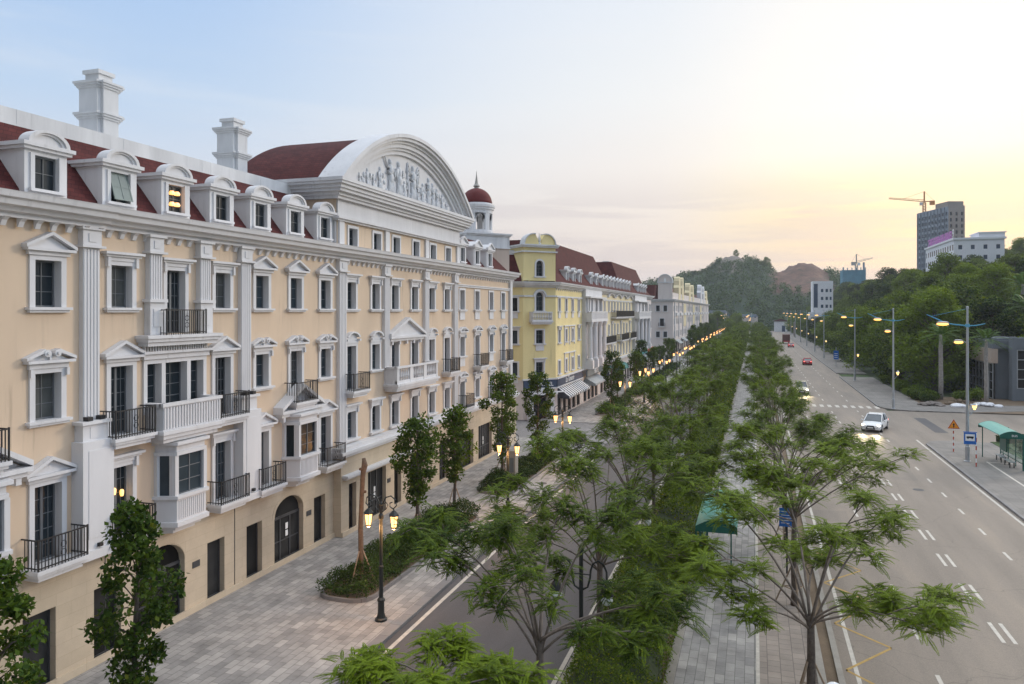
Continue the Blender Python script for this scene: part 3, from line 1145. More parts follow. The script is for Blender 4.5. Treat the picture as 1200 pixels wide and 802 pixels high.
for s, w, h in SHOP:
    b.box(s - w / 2 - .001, s + w / 2 + .001, -.34, -.30, h - .001, h + .05)
    for sg in (-1, 1):
        b.poly([(s + sg * w / 2, 0, 0), (s + sg * w / 2, -.3, 0), (s + sg * w / 2, -.3, h), (s + sg * w / 2, 0, h)])
    b.poly([(s - w / 2, 0, h), (s + w / 2, 0, h), (s + w / 2, -.3, h), (s - w / 2, -.3, h)])
for s, w, h in SHOP2:
    for sg in (-1, 1):
        b.poly([(s + sg * w / 2, .45, 0), (s + sg * w / 2, .15, 0), (s + sg * w / 2, .15, h), (s + sg * w / 2, .45, h)])
    b.poly([(s - w / 2, .45, h), (s + w / 2, .45, h), (s + w / 2, .15, h), (s - w / 2, .15, h)])
for s in (15.0, 22.95, 31.1):
    a = arcpts(s, 2.28, 1.18, .84, math.pi, 0, 14)
    b.ext([(s - 1.18, 3.12)] + a[:8][0:8] + [(s, 3.12)], 'y', -.30, -.001)
    b.ext([(s, 3.12)] + a[7:] + [(s + 1.18, 3.12)], 'y', -.30, -.001)
    for sg in (-1, 1):
        b.poly([(s + sg * 1.18, 0, 0), (s + sg * 1.18, -.3, 0), (s + sg * 1.18, -.3, 2.3), (s + sg * 1.18, 0, 2.3)])
    # raised voussoirs
    b.ext(ringpoly(s, 2.28, 1.36, 1.18, 0, math.pi, 14, .76), 'y', 0, .012)
gw = b.build('ground_floor_wall', M['stone'], b1)


def shopdoor(s, w, h, o, leaves_, arch=False, notice=False):
    b = MB(F1)
    y0, y1 = o - .30, o - .24
    n = leaves_
    hh = h if not arch else 2.2
    for k in range(n + 1):
        x = s - w / 2 + w * k / n
        t = .05 if k in (0, n) else .045
        b.box(max(s - w / 2, x - t), min(s + w / 2, x + t), y0, y1, 0, hh)
    b.box(s - w / 2, s + w / 2, y0, y1 - .003, 0, .16)
    b.box(s - w / 2, s + w / 2, y0, y1 + .003, hh - .10, hh + (0.02 if arch else 0))
    if n > 1:
        b.box(s - w / 2, s + w / 2, y0, y1 - .006, 1.0, 1.05)
    fr = b.build('shop_door' if n < 5 else 'shop_window', M['bar'], b1)
    b = MB(F1)
    if arch:
        b.ext([(s - w / 2, 0.01)] + arcpts(s, 2.28, w / 2, .83, math.pi, 0, 14) + [(s + w / 2, 0.01)], 'y', y0 - .01, y0 + .02)
    else:
        b.box(s - w / 2, s + w / 2, y0 - .01, y0 + .02, 0.01, h)
    b.build('pane', M['shopglass'], fr)
    if notice:
        b = MB(F1)
        b.box(s + .05, s + .25, y1 - .02, y1 - .01, 1.15, 1.42)
        b.box(s + .05, s + .25, y1 - .02, y1 - .01, 1.48, 1.78)
        b.build('paper_notice', M['letter'], fr)


for s, w, h in SHOP:
    shopdoor(s, w, h, 0, 1)
for s in (15.0, 22.95, 31.1):
    shopdoor(s, 2.36, 2.28, 0, 3, True, s == 31.1)
for i, (s, w, h) in enumerate(SHOP2):
    shopdoor(s, w, h, .45, 1 if w < 1.2 else (3 if w < 2.5 else 6), False, i in (1, 6))
for s, o in ((24.75, 0), (32.75, 0), (40.55, .45), (14.2, 0)):
    b = MB(F1)
    b.box(s - .2, s + .2, o, o + .03, 1.75, 2.0)
    b.build('number_plaque', M['bar'], b1)
b = MB(F1)
b.box(34.9, 65.9, .0, .62, 4.2, 4.36)
b.box(34.8, 66.0, .0, .74, 4.36, 4.52)
b.box(34.9, 65.9, .0, .56, 4.52, 4.72)
b.build('string_course', M['white'], b1)
b = MB(F1)
b.box(35.3, 43.2, .45, .66, 2.98, 3.10)
b.box(35.2, 43.3, .45, .80, 3.10, 3.24)
b.build('door_canopy', M['white'], b1)
b = MB(F1)
b.box(5, 35.1, 0, .10, 0, .24)
b.box(35.1, 65.8, .45, .55, 0, .24)
b.build('plinth', M['stone'], b1)
b = MB(F1)
b.box(52.4, 65.4, 0, .10, 13.85, 13.98)
b.box(52.4, 65.4, 0, .16, 13.98, 14.06)
b.build('string_course', M['white'], b1)
# eaves
cornice(b1, F1, 5, 20.15, 14.93, .10, 1.0)
cornice(b1, F1, 20.15, 66.2, 14.93, 0, 1.0)
# mansard roof
for s0, s1 in ((5, 35.2), (52.7, 65.7)):
    b = MB(F1)
    b.ext([(-.05, 15.5), (-2.30, 18.25), (-2.6, 18.25), (-2.6, 15.5)], 'x', s0, s1)
    b.build('mansard_roof', M['red'], b1)
b = MB(F1)
b.box(52.7, 58.2, -2.62, -2.28, 18.18, 18.5)
b.box(52.7, 62.0, -12.9, -2.62, 18.0, 18.3)
b.build('roof_parapet', M['white2'], b1)
b = MB(F1)
b.box(5, 35.2, -2.62, -2.28, 18.18, 18.78)
b.box(5, 35.2, -12.9, -2.62, 18.1, 18.3)
for s in (10, 14.7, 18.9, 23.4, 27.8, 32.0):
    b.box(s - .012, s + .012, -2.28, -2.272, 18.3, 18.78)
b.build('roof_parapet', M['white2'], b1)
for i, s in enumerate((12.7, 15.4, 18.1, 21.0, 23.7, 26.35, 28.95, 31.65, 34.3)):
    dormer(b1, F1, s, 15.52, lit=(i == 4), opened=(i == 3), w=1.5)
for s in (53.75, 56.9, 59.95):
    dormer(b1, F1, s, 15.52, kind='tri', w=1.45, bars=False)


def chimney(bld, x, y, z0, z1, k=1.0, wm='white2'):
    b = MB()
    h = z1 - z0

    def st(hx, hy, a, c):
        b.box(x - hx * k, x + hx * k, y - hy * k, y + hy * k, a, c)
    st(.62, .72, z0, z1 - .55)
    st(.80, .46, z0, z1 - .552)
    for za, e in ((z1 - 2.05, 0), (z1 - .78, 0.0)):
        for j, g in enumerate((.07, .15, .22)):
            st(.62 + g, .72 + g, za + .09 * j, za + .09 * j + .09)
            st(.80 + g, .46 + g, za + .09 * j + .002, za + .09 * j + .088)
    st(.46, .46, z1 - .52, z1 - .16)
    st(.56, .56, z1 - .16, z1)
    return b.build('chimney', M[wm], bld)


chimney(b1, -26.0, 24.5, 18.0, 21.95, .76)
chimney(b1, -26.0, 32.9, 18.0, 22.0, .80)
# pavilion attic with windows
at = []
for c in ('W7', 'W8', 'W9', 'W10', 'W11', 'W12'):
    s = COL[c]
    at.append((s - .45, s + .45, 15.58, 16.58))
b = MB(F1)
wall_holes(b, 35.2, 52.7, 15.4, 16.85, at, .10)
for s in (35.2, 52.7):
    b.poly([(s, .10, 15), (s, -6.4, 15), (s, -6.4, 18), (s, .10, 18)])
b.build('attic_wall', M['peach'], b1)
for c in ('W7', 'W8', 'W9', 'W10', 'W11', 'W12'):
    window(b1, F1, COL[c], 15.58, .90, 1.0, None, False, .10, 'white', 2, 2, .15, True, False, 'attic_window', True)
for s in (35.6, 40.9, 46.7, 52.3):
    pilaster(b1, F1, s, 15.5, 16.86, .50, .12, .10, cap=False, flutes=False, name='attic_pilaster')
b = MB(F1)
b.box(35.05, 52.85, -.3, .30, 16.85, 16.95)
b.box(34.95, 52.95, -.3, .42, 16.95, 17.06)
b.box(35.25, 52.65, -6.4, .16, 17.06, 18.0)
for s0, s1 in ((35.19, 35.21), (52.69, 52.71)):
    b.box(s0 - .03, s1 + .03, -6.4, .10, 15.2, 17.05)
b.build('entablature', M['white'], b1)
b = MB(F1)
for j, (o1, za, zb) in enumerate(((.28, 18.0, 18.16), (.40, 18.16, 18.34), (.62, 18.34, 18.50), (.72, 18.50, 18.70), (.86, 18.70, 18.84), (.92, 18.84, 19.02))):
    b.box(35.2 - o1, 52.7 + o1, -6.4 - o1, .10 + o1, za, zb)
b.build('pavilion_cornice', M['white'], b1)
# segmental pediment
PC, PZ = 43.95, 9.62
b = MB(F1)


def seg(ro, ri, y0, y1, zcut=19.02, n=36):
    ao = math.asin((zcut - PZ) / ro)
    ai = math.asin((zcut - PZ) / ri)
    po = [(PC + ro * math.cos(a), PZ + ro * math.sin(a)) for a in np.linspace(math.pi - ao, ao, n)]
    pi_ = [(PC + ri * math.cos(a), PZ + ri * math.sin(a)) for a in np.linspace(ai, math.pi - ai, n)]
    for k in range(n - 1):
        b.ext([po[k], po[k + 1], pi_[n - 2 - k], pi_[n - 1 - k]], 'y', y0, y1)


seg(13.42, 13.20, -.5, 1.02)
seg(13.20, 13.02, -.5, .90)
seg(13.02, 12.86, -.5, .70)
seg(12.86, 12.62, -.5, .58)
seg(12.62, 12.46, -.5, .44)
seg(12.46, 12.22, -.5, .30)
pd = b.build('arched_pediment', M['white'], b1)
b = MB(F1)
a0 = math.asin((19.02 - PZ) / 12.3)
b.ext([(PC + 12.3 * math.cos(a), PZ + 12.3 * math.sin(a)) for a in np.linspace(math.pi - a0, a0, 30)], 'y', -.3, .12)
b.build('tympanum', M['white'], pd)
# plaster relief of a procession of draped figures
b = MB()
r2 = random.Random(3)


def figure(s, z, h, lean=0.0, wings=False, child=False):
    P = lambda a, o, zz: F1.P(a, o, zz)

    def blob(ds, zz, r, sq):
        b.sphere(P(s + ds, .13, zz), r, 9, 6, sq)
    blob(lean * h, z + h * .92, h * .085, (.8, .9, 1.15))
    blob(lean * h, z + h * .955, h * .08, (.7, 1.0, .8))
    blob(lean * h * .7, z + h * .70, h * .16, (.65, .85, 1.15))
    blob(lean * h * .4, z + h * .50, h * .15, (.7, .9, 1.2))
    for k in range(5):
        dx = (-.11 + .055 * k) * h
        b.tube([P(s + dx * .6 + lean * h * .4, .16, z + h * .55), P(s + dx * 1.1 + .03 * h, .18, z + h * .25), P(s + dx * 1.25, .16, z)], [h * .035, h * .05, h * .045], 5)
    sg = r2.choice((-1, 1))
    b.tube([P(s + sg * h * .13, .2, z + h * .78), P(s + sg * h * .22, .24, z + h * .62), P(s + sg * h * .06, .26, z + h * .58)], [h * .05, h * .045, h * .03], 6)
    b.tube([P(s - sg * h * .13, .2, z + h * .78), P(s - sg * h * .2, .22, z + h * .60), P(s - sg * h * .18, .22, z + h * .45)], [h * .05, h * .042, h * .03], 6)
    if wings:
        for q in (-1, 1):
            for k in range(5):
                b.tube([P(s + q * h * .12, .14, z + h * (.75 - .05 * k)), P(s + q * h * (.34 - .02 * k), .16, z + h * (1.02 - .12 * k)), P(s + q * h * (.42 - .03 * k), .15, z + h * (.75 - .16 * k))], [h * .03, h * .035, h * .012], 5)


for s, h, w in ((37.6, .75, 0), (38.5, 1.15, 0), (39.2, .95, 0), (40.0, 1.5, 0), (41.35, 2.2, 0), (42.5, 2.25, 0), (43.3, 1.2, 0), (44.5, 2.35, 1), (45.3, 1.3, 0), (46.0, 1.5, 0), (46.9, 2.0, 0), (47.7, 1.75, 0), (48.4, 1.5, 0), (49.3, 1.25, 0), (50.1, .85, 0), (50.9, .5, 0)):
    figure(s, 19.06, h, r2.uniform(-.05, .05), bool(w))
for k in range(70):
    s = r2.uniform(37.2, 50.8)
    zt = PZ + math.sqrt(max(0, 12.0 ** 2 - (s - PC) ** 2)) - 19.06
    z = 19.06 + r2.random() ** 1.6 * max(.15, zt * .72)
    b.sphere(F1.P(s, .12, z), r2.uniform(.07, .17), 7, 5, (.7, r2.uniform(.8, 1.8), r2.uniform(.7, 1.5)))
b.tube([F1.P(40.9, .2, 20.7), F1.P(40.5, .22, 21.3), F1.P(40.3, .22, 21.4), F1.P(40.15, .2, 21.3)], [.07, .05, .05, .03], 6)
b.build('relief_figures', M['relief'], pd, smooth=True)
# barrel roof behind the pediment
b = MB(F1)
n = 30
a0 = math.asin((19.0 - PZ) / 13.25)
pts = [(PC + 13.25 * math.cos(a), PZ + 13.25 * math.sin(a)) for a in np.linspace(math.pi - a0, a0, n)]
for k in range(n - 1):
    b.ext([pts[k], pts[k + 1], (pts[k + 1][0], 18.9), (pts[k][0], 18.9)], 'y', -6.6, -.5)
b.build('barrel_roof', M['red'], b1)
# corner turret, turned 45 degrees
tb = (-24.5, 65.2)
ang = math.atan2(-.64, .77)
ux, uy = math.cos(ang), math.sin(ang)
FT = Fr(tb, (-uy, ux), (ux, uy))
b = MB(FT)
b.box(-2.2, 2.2, -2.2, 2.2, 4, 17.7)
b.build('turret_wall', M['tan'], b1)
b = MB(FT)
b.box(-2.28, 2.28, -2.28, 2.28, 17.7, 17.82)
b.box(-2.22, 2.22, -2.22, 2.22, 17.82, 18.8)
b.box(-2.32, 2.32, -2.32, 2.32, 18.8, 18.92)
b.box(-2.42, 2.42, -2.42, 2.42, 18.92, 19.06)
b.build('turret_parapet', M['white2'], b1)
b = MB()
b.lathe([(1.62, 19.06), (1.62, 19.3), (1.5, 19.32), (1.5, 19.45)], tb, 24)
for k in range(6):
    a = 2 * math.pi * k / 6 + ang + .25
    for da in (-.12, 0, .12):
        x, y = tb[0] + 1.32 * math.cos(a + da), tb[1] + 1.32 * math.sin(a + da)
        b.lathe([(.17, 19.45), (.17, 21.0)], (x, y), 8)
    # arch between piers
    for q in range(2):
        aa = a + math.pi / 6
        for j in range(9):
            t = -1 + 2 * j / 8
            e = aa + t * .33
            zz = 20.45 + .5 * math.sqrt(max(0, 1 - t * t))
            b.lathe([(.14, zz), (.14, 21.02)], (tb[0] + 1.32 * math.cos(e), tb[1] + 1.32 * math.sin(e)), 6)
b.lathe([(1.5, 20.98), (1.5, 21.3), (1.62, 21.34), (1.62, 21.5), (1.72, 21.55), (1.72, 21.75), (1.5, 21.8), (1.45, 21.95)], tb, 28)
tu = b.build('turret_lantern', M['white'], b1)
b = MB()
b.lathe([(1.46 * math.cos(a), 21.9 + 1.5 * math.sin(a)) for a in np.linspace(0, 1.45, 10)], tb, 28)
b.build('dome', M['dome'], tu, smooth=True)
b = MB()
b.lathe([(.24, 23.38), (.20, 23.5), (.3, 23.55), (.3, 23.62), (.17, 23.8), (.10, 24.2), (.05, 24.6), (.015, 25.0)], tb, 12)
b.build('finial', M['cranew'], tu)


# ------------------------------------------------------------------ yellow and cream hotel row
def text(name, body, m, parent, fr, s, o, z, size, lean=0.0):
    cu = bpy.data.curves.new(name, 'FONT')
    cu.body = body
    cu.size = size
    cu.extrude = .02
    cu.align_x = 'CENTER'
    cu.align_y = 'CENTER'
    cu.shear = lean
    t = bpy.data.objects.new(name, cu)
    C.objects.link(t)
    dg = bpy.context.evaluated_depsgraph_get()
    me = bpy.data.meshes.new_from_object(t.evaluated_get(dg))
    bpy.data.objects.remove(t)
    me.materials.clear()
    me.materials.append(m)
    # font plane xy -> local x (reading direction) / z
    for v in me.vertices:
        x, y, zz = v.co
        v.co = (-x, zz, y)
    o_ = link(name, me, parent, Vector(fr.P(s, o, z)) - wloc(parent), fr.rot)
    return o_


def stripemat():
    m, nt, b_ = newmat('black_white_striped_awning')
    s = N(nt, 'ShaderNodeSeparateXYZ', {0: pos(nt)}).outputs
    f = math_(nt, 'GREATER_THAN', math_(nt, 'FRACT', math_(nt, 'MULTIPLY', s[1], 1 / .95)), .5)
    nt.links.new(mixc(nt, f, (.05, .055, .07, 1), (.72, .72, .72, 1)), b_.inputs['Base Color'])
    b_.inputs['Roughness'].default_value = .8
    return m


M['stripe'] = stripemat()
M['greyawn'] = mat('grey_awning_cloth', (.33, .36, .37), .8, .1)
b2 = thing('corner_hotel', (-21.3, 120, 0), 'yellow and cream hotel row with corner tower, striped awning and red mansard roofs', 'building')
FC = Fr((-21.3, 82.0), (-.7071, -.7071), (.7071, -.7071))
FE = Fr((-24.24, 79.06), (-1, 0), (0, -1))
hy, hc = [], []
for s in (83.6, 86.9, 90.2, 93.6):
    for z, hd in ((12.0, None), (8.4, None), (4.85, None)):
        hy.append((s - .46, s + .46, z, z + 1.48))
        window(b2, F1, s, z, .92, 1.48, 'flat' if z == 8.4 and s in (83.6, 93.6) else None, z == 12.0, bars=False)
b = MB(F1)
for z in (7.0, 10.2):
    b.box(85.7, 91.4, 0, .16, z, z + .14)
    for s_ in (85.9, 88.4, 90.95):
        b.box(s_, s_ + .25, 0, .10, z - 2.2, z)
b.build('window_panel', M['white'], b2)
cr = [108.2, 111.0, 114.4, 116.9, 119.5, 122.3, 125.2, 128.2, 131.3, 134.6]
for i, s in enumerate(cr):
    for z, h in ((12.0, 1.5), (7.7 if i in (3, 4, 6, 7) else 8.4, 2.3 if i in (3, 4, 6, 7) else 1.5), (4.85, 1.7)):
        hc.append((s - .46, s + .46, z, z + h))
        window(b2, F1, s, z, .92, h, 'flat' if z < 11 and i % 3 == 0 else None, z == 12.0 and i in (0, 1, 9), bars=False)
he = []
for s in (155.6, 158.4, 161.2, 163.2):
    for z in (12.0, 8.4, 4.85):
        he.append((s - .46, s + .46, z, z + 1.48))
        window(b2, F1, s, z, .92, 1.48, None, True, bars=False)
b = MB(F1)
wall_holes(b, 82, 95.6, 4.4, 15.0, hy)
b2y = b
b = MB(FC)
wall_holes(b, 0, 4.15, 4.4, 15.0, [(1.6, 2.55, 12.05, 14.2), (1.6, 2.55, 8.4, 9.9), (1.6, 2.55, 4.85, 6.35)])
wall_holes(b, 0.02, 4.13, 15.4, 19.1, [(1.62, 2.53, 15.9, 17.7)])
b2y.f += [[i + len(b2y.v) for i in q] for q in b.f]
b2y.v += b.v
b = MB(FE)
ho = []
for s in (1.1, 4, 7, 10):
    for z in (12.0, 8.4, 4.85):
        ho.append((s - .46, s + .46, z, z + 1.48))
        window(b2, FE, s, z, .92, 1.48, 'flat' if z == 8.4 else None, z != 8.4, bars=False)
wall_holes(b, 0, 16, 4.4, 15.0, ho)
b2y.f += [[i + len(b2y.v) for i in q] for q in b.f]
b2y.v += b.v
b2y.build('yellow_wall', M['yellow'], b2)
window(b2, FC, 2.07, 12.05, .95, 1.62, None, False, arch=True, bars=True, nx=2, nz=3)
window(b2, FC, 2.07, 8.4, .95, 1.5, None, True)
window(b2, FC, 2.07, 4.85, .95, 1.5, 'flat', False)
window(b2, FC, 2.07, 15.9, .91, 1.3, None, False, arch=True)
a = put('balcony', cached(('balcony', 'wide2'), lambda: m_slab(1.35, .8, .4), M['white']), b2, FC, 2.07, 10.95)


def balus(hw, d, h=1.0):
    b = MB()
    b.box(-hw, hw, d - .22, d - .06, h - .12, h)
    b.box(-hw, hw, d - .22, d - .06, 0, .1)
    n = int(hw * 2 / .22)
    for k in range(n + 1):
        b.lathe([(.05, .1), (.035, .25), (.085, .4), (.04, .7), (.06, h - .12)], (-hw + .08 + (2 * hw - .16) * k / n, d - .14), 6)
    for sg in (-1, 1):
        b.box(sg * hw - .08, sg * hw + .08, 0, d - .225, h - .12, h)
        b.box(sg * hw - .06, sg * hw + .06, 0, d - .225, 0, h - .122)
    return b


link('balustrade', cached(('balustrade', 1), lambda: balus(1.25, .8), M['white']), a)
# tower over the chamfer
b = MB(FC)
b.box(.02, .04, -3.6, 0, 15.2, 19.1)
b.box(4.11, 4.13, -3.6, 0, 15.2, 19.1)
b.box(.04, 4.11, -3.6, -3.58, 15.2, 19.1)
t = b.build('corner_tower', M['yellow'], b2)
b = MB(FC)
b.box(-.15, 4.3, -3.7, .22, 18.55, 18.7)
b.box(-.22, 4.37, -3.8, .32, 19.1, 19.26)
b.box(-.3, 4.45, -3.9, .42, 19.26, 19.42)
b.build('tower_cornice', M['white2'], t)
b = MB(FC)
for sg in (-1, 1):
    c = 2.07 + sg * .15
    pts = [(2.07 + sg * 1.95, 19.42)] + [(2.07 + sg * (.78 + 1.17 * math.cos(a)), 19.42 + 1.15 * math.sin(a)) for a in np.linspace(0, 1.75, 9)] + [(2.07 + sg * .32, 20.1), (2.07 + sg * .12, 19.42)]
    b.ext(pts, 'y', -.8, .10)
t2 = b.build('tower_gable', M['yellow'], b2)
b = MB(FC)
for sg in (-1, 1):
    po = [(2.07 + sg * (.78 + 1.27 * math.cos(a)), 19.42 + 1.26 * math.sin(a)) for a in np.linspace(0, 1.75, 9)]
    pi_ = [(2.07 + sg * (.78 + 1.16 * math.cos(a)), 19.42 + 1.14 * math.sin(a)) for a in np.linspace(0, 1.75, 9)]
    for k in range(8):
        b.ext([po[k], po[k + 1], pi_[k + 1], pi_[k]], 'y', -.85, .22)
p = FC.P(2.07, -.1, 0)
b.fr = None
b.lathe([(.22, 19.42), (.22, 19.6), (.1, 19.7), (.2, 19.9), (.16, 20.2), (.06, 20.4), (.02, 20.75)], (p[0], p[1]), 8)
b.build('gable_trim', M['white2'], t2)
# cream and white sections
b = MB(F1)
wall_holes(b, 106.5, 137.9, 4.4, 15.0, hc)
b.build('cream_wall', M['cream'], b2)
b = MB(F1)
wall_holes(b, 153.6, 164.2, 4.4, 15.0, he)
b.poly([(164.2, 0, 0), (164.2, -12, 0), (164.2, -12, 15), (164.2, 0, 15)])
b.poly([(82, -12, 0), (164.2, -12, 0), (164.2, -12, 15), (82, -12, 15)])
b.build('lilac_wall', M['lilac'], b2)


def loggia(s0, s1, cols):
    w = s1 - s0
    hl = []
    for c in cols:
        hl += [(c - .5, c + .5, 12.0, 13.5), (c - .5, c + .5, 6.4, 9.9)]
        window(b2, F1, c, 12.0, 1.0, 1.5, None, False, .5, bars=False)
        window(b2, F1, c, 6.4, 1.0, 3.5, None, False, .5, bars=False)
    b = MB(F1)
    wall_holes(b, s0, s1, 4.4, 14.9, hl, .5)
    for s in (s0, s1):
        b.poly([(s, 0, 4.4), (s, .5, 4.4), (s, .5, 14.9), (s, 0, 14.9)])
    b.build('white_wall', M['white'], b2)
    b = MB(F1)
    b.box(s0 - .2, s1 + .2, .5, 1.35, 10.6, 10.9)
    b.box(s0 - .1, s1 + .1, 1.15, 1.30, 10.9, 11.85)
    b.box(s0 - .2, s1 + .2, 1.1, 1.36, 11.85, 11.97)
    for s in (s0 - .1, s1 - .05):
        b.box(s, s + .15, .5, 1.148, 10.9, 11.848)
    b.box(s0 - .25, s1 + .25, .5, 1.2, 13.75, 13.95)
    n = 18
    for k in range(n):
        s = s0 + w * (k + .5) / n
        b.box(s - .1, s + .1, 1.30, 1.34, 11.0, 11.75)
    b.build('loggia_balcony', M['white'], b2)
    for k in range(4):
        s = s0 + .6 + (w - 1.2) * k / 3
        p = F1.P(s, .95, 0)
        b = MB()
        b.lathe([(.42, 5.6), (.42, 5.8), (.32, 5.9), (.30, 8), (.27, 10.0), (.33, 10.1), (.42, 10.4), (.42, 10.6)], (p[0], p[1]), 14)
        b.box(p[0] - .45, p[0] + .45, p[1] - .45, p[1] + .45, 4.5, 5.6)
        b.build('column', M['white'], b2)
    b = MB(F1)
    for k in range(4):
        s = s0 + .6 + (w - 1.2) * k / 3
        p = F1.P(s, .95, 0)
        b.box(s - .2, s + .2, .52, .7, 12.0, 13.75)
    b.build('loggia_pilasters', M['white'], b2)


loggia(95.6, 106.5, (97.3, 99.9, 102.4, 104.9))
loggia(137.9, 153.6, (139.8, 143.6, 147.6, 151.6))
for s0, s1, z in ((107.4, 116.5, 7.3), (121.5, 128.9, 7.3), (130.8, 137.5, 7.3), (116.3, 134.6, 11.1)):
    a = put('balcony', m_slab((s1 - s0) / 2, .9, .3).mesh('balcony', M['white']), b2, F1, (s0 + s1) / 2, z)
    link('railing', m_rail((s1 - s0) / 2 - .1, .9, 1.0, .16, .03).mesh('railing', M['iron']), a)
# cornices and bands
cornice(b2, F1, 82 - .3, 164.8, 14.75, 0, .9, True, 'white2', step=1.0)
cornice(b2, FC, -.3, 4.45, 14.75, 0, .9, False, 'white2')
cornice(b2, FE, -.3, 16, 14.75, 0, .9, False, 'white2')
b = MB(F1)
b.box(82, 95.5, 0, .14, 13.6, 13.78)
b.box(106.6, 137.8, 0, .14, 13.6, 13.78)
b.fr = FC
b.box(0, 1.4, 0, .13, 13.6, 13.78)
b.box(2.75, 4.15, 0, .13, 13.6, 13.78)
b.ext(ringpoly(2.07, 13.6, .86, .68, 0, math.pi, 12), 'y', 0, .2)
b.fr = FE
b.box(0, 16, 0, .13, 13.6, 13.78)
b.build('string_course', M['white2'], b2)
b = MB(F1)
for c in (113, 125.0):
    for dc in (-3.2, 3.2):
        b.ext(ringpoly(c + dc + 6, 13.78, 3.0, 2.6, R(20), R(160), 12, .36), 'y', 0, .3)
b.build('curved_hood', M['white'], b2)
# roof
b = MB(F1)
b.ext([(-.05, 15.3), (-2.0, 17.6), (-3, 17.6), (-3, 15.3)], 'x', 82, 164.2)


def hip(s0, s1, z, o0=-.6, o1=-9, ins=2.4, oi=2.3):
    i = [(s0, o0, 15.4), (s1, o0, 15.4), (s1, o1, 15.4), (s0, o1, 15.4)]
    j = [(s0 + ins, o0 - oi, z), (s1 - ins, o0 - oi, z), (s1 - ins, o1 + 1, z), (s0 + ins, o1 + 1, z)]
    b.rings([i, j])


hip(84, 119, 20.6)
hip(130, 163.5, 20.8)
b.fr = FE
b.ext([(-.1, 15.3), (-1.6, 18.4), (-3, 18.4), (-3, 15.3)], 'x', 0.3, 14)
b.build('mansard_roof', M['red'], b2)
b = MB(FE)
b.box(.3, 14, -3, -1.55, 18.4, 18.9)
b.fr = F1
b.box(82, 164, -11.9, -2.9, 17.5, 17.7)
b.build('roof_parapet', M['white2'], b2)
for i, s in enumerate((89.7, 93.2, 96.8, 104.0, 108.0, 112.4, 115.4, 118.5, 121.6, 124.8, 128.0, 131.2, 134.4, 137.6, 148.5, 152.0, 155.6, 159.2)):
    dormer(b2, F1, s, 15.35, -.5, 'tri' if i > 4 else 'arc', w=1.5, wm='white2', bars=False)
chimney(b2, -26, 137, 17.6, 21.2, 1.1)
chimney(b2, -27, 128, 17.6, 20.9, .8)


def round_gable(bld, x0, x1, y, z0, zs, hole_=True, m='white2', th=1.2):
    cx, r = (x0 + x1) / 2, (x1 - x0) / 2
    b = MB()
    b.ext([(x0, z0)] + arcpts(cx, zs, r, r, math.pi, 0, 16) + [(x1, z0)], 'y', y, y + th)
    a = b.build('round_gable', M[m], bld)
    b = MB()
    b.ext(ringpoly(cx, zs, r + .2, r - .05, 0, math.pi, 16), 'y', y - .15, y + th + .1)
    b.box(x0 - .25, x1 + .25, y - .2, y + th + .2, zs - .35, zs - .05)
    b.build('gable_trim', M['white2'], a)
    b = MB()
    if hole_:
        b.ext(arcpts(cx, zs + .3, .28, .7, 0, 2 * math.pi, 14)[:-1], 'y', y - .03, y + th + .03)
        b.build('gable_opening', M['letter'], a)
    return a


round_gable(b2, -28.2, -24.6, 164.6, 15, 19.4, False)
# ground floor with shops
gz = []
bays = [(82.6, 94.6, 5), (96.2, 106.0, 4), (107.5, 120, 5), (121, 137, 6), (138.5, 153, 5), (154, 163.8, 4)]
for s0, s1, n in bays:
    for k in range(n):
        c = s0 + (s1 - s0) * (k + .5) / n
        w = (s1 - s0) / n * .78
        gz.append((c - w / 2, c + w / 2, .1, 3.0))
        b = MB(F1)
        b.box(c - w / 2, c + w / 2, -.26, -.2, .1, 3.0)
        a = b.build('shop_window', M['shopglass'], b2)
        b = MB(F1)
        for x in (c - w / 2 + .05, c, c + w / 2 - .05):
            b.box(x - .04, x + .04, -.2, -.14, .1, 3.0)
        b.box(c - w / 2, c + w / 2, -.2, -.15, 2.3, 2.38)
        b.build('shop_frame', M['bar'], a)
b = MB(F1)
wall_holes(b, 82, 164.2, 0, 4.4, gz)
for g in gz:
    for s in g[:2]:
        b.poly([(s, 0, .1), (s, -.25, .1), (s, -.25, 3.0), (s, 0, 3.0)])
    b.poly([(g[0], 0, 3), (g[1], 0, 3), (g[1], -.25, 3), (g[0], -.25, 3)])
b.fr = FC
wall_holes(b, 0, 4.15, 0, 4.4, [(1.2, 2.95, 0, 2.8)])
b.fr = FE
wall_holes(b, 0, 16, 0, 4.4, [(1, 3, 0, 2.8), (4.2, 6.2, 0, 2.8), (8, 10, 0, 2.8)])
b.build('ground_floor_wall', M['lilac'], b2)
b = MB(FC)
b.box(1.2, 2.95, -.3, -.25, 0, 2.8)
b.build('shop_door', M['shopglass'], b2)
for s in (1, 4.2, 8):
    b = MB(FE)
    b.box(s, s + 2, -.3, -.25, 0, 2.8)
    b.build('shop_door', M['shopglass'], b2)
b = MB(FC)
for x in (.75, 3.4):
    b.box(x - .35, x + .35, .0, .75, 0, .9)
    b.box(x - .22, x + .22, .0, .6, .9, 2.75)
b.box(.2, 3.95, 0, .85, 2.75, 2.95)
rakes(b, 1.0, 2.95, .01, .85, .05)
b.ext([(.2, 2.95), (3.95, 2.95), (2.07, 3.42)], 'y', 0, .8)
b.build('entrance_porch', M['white'], b2)
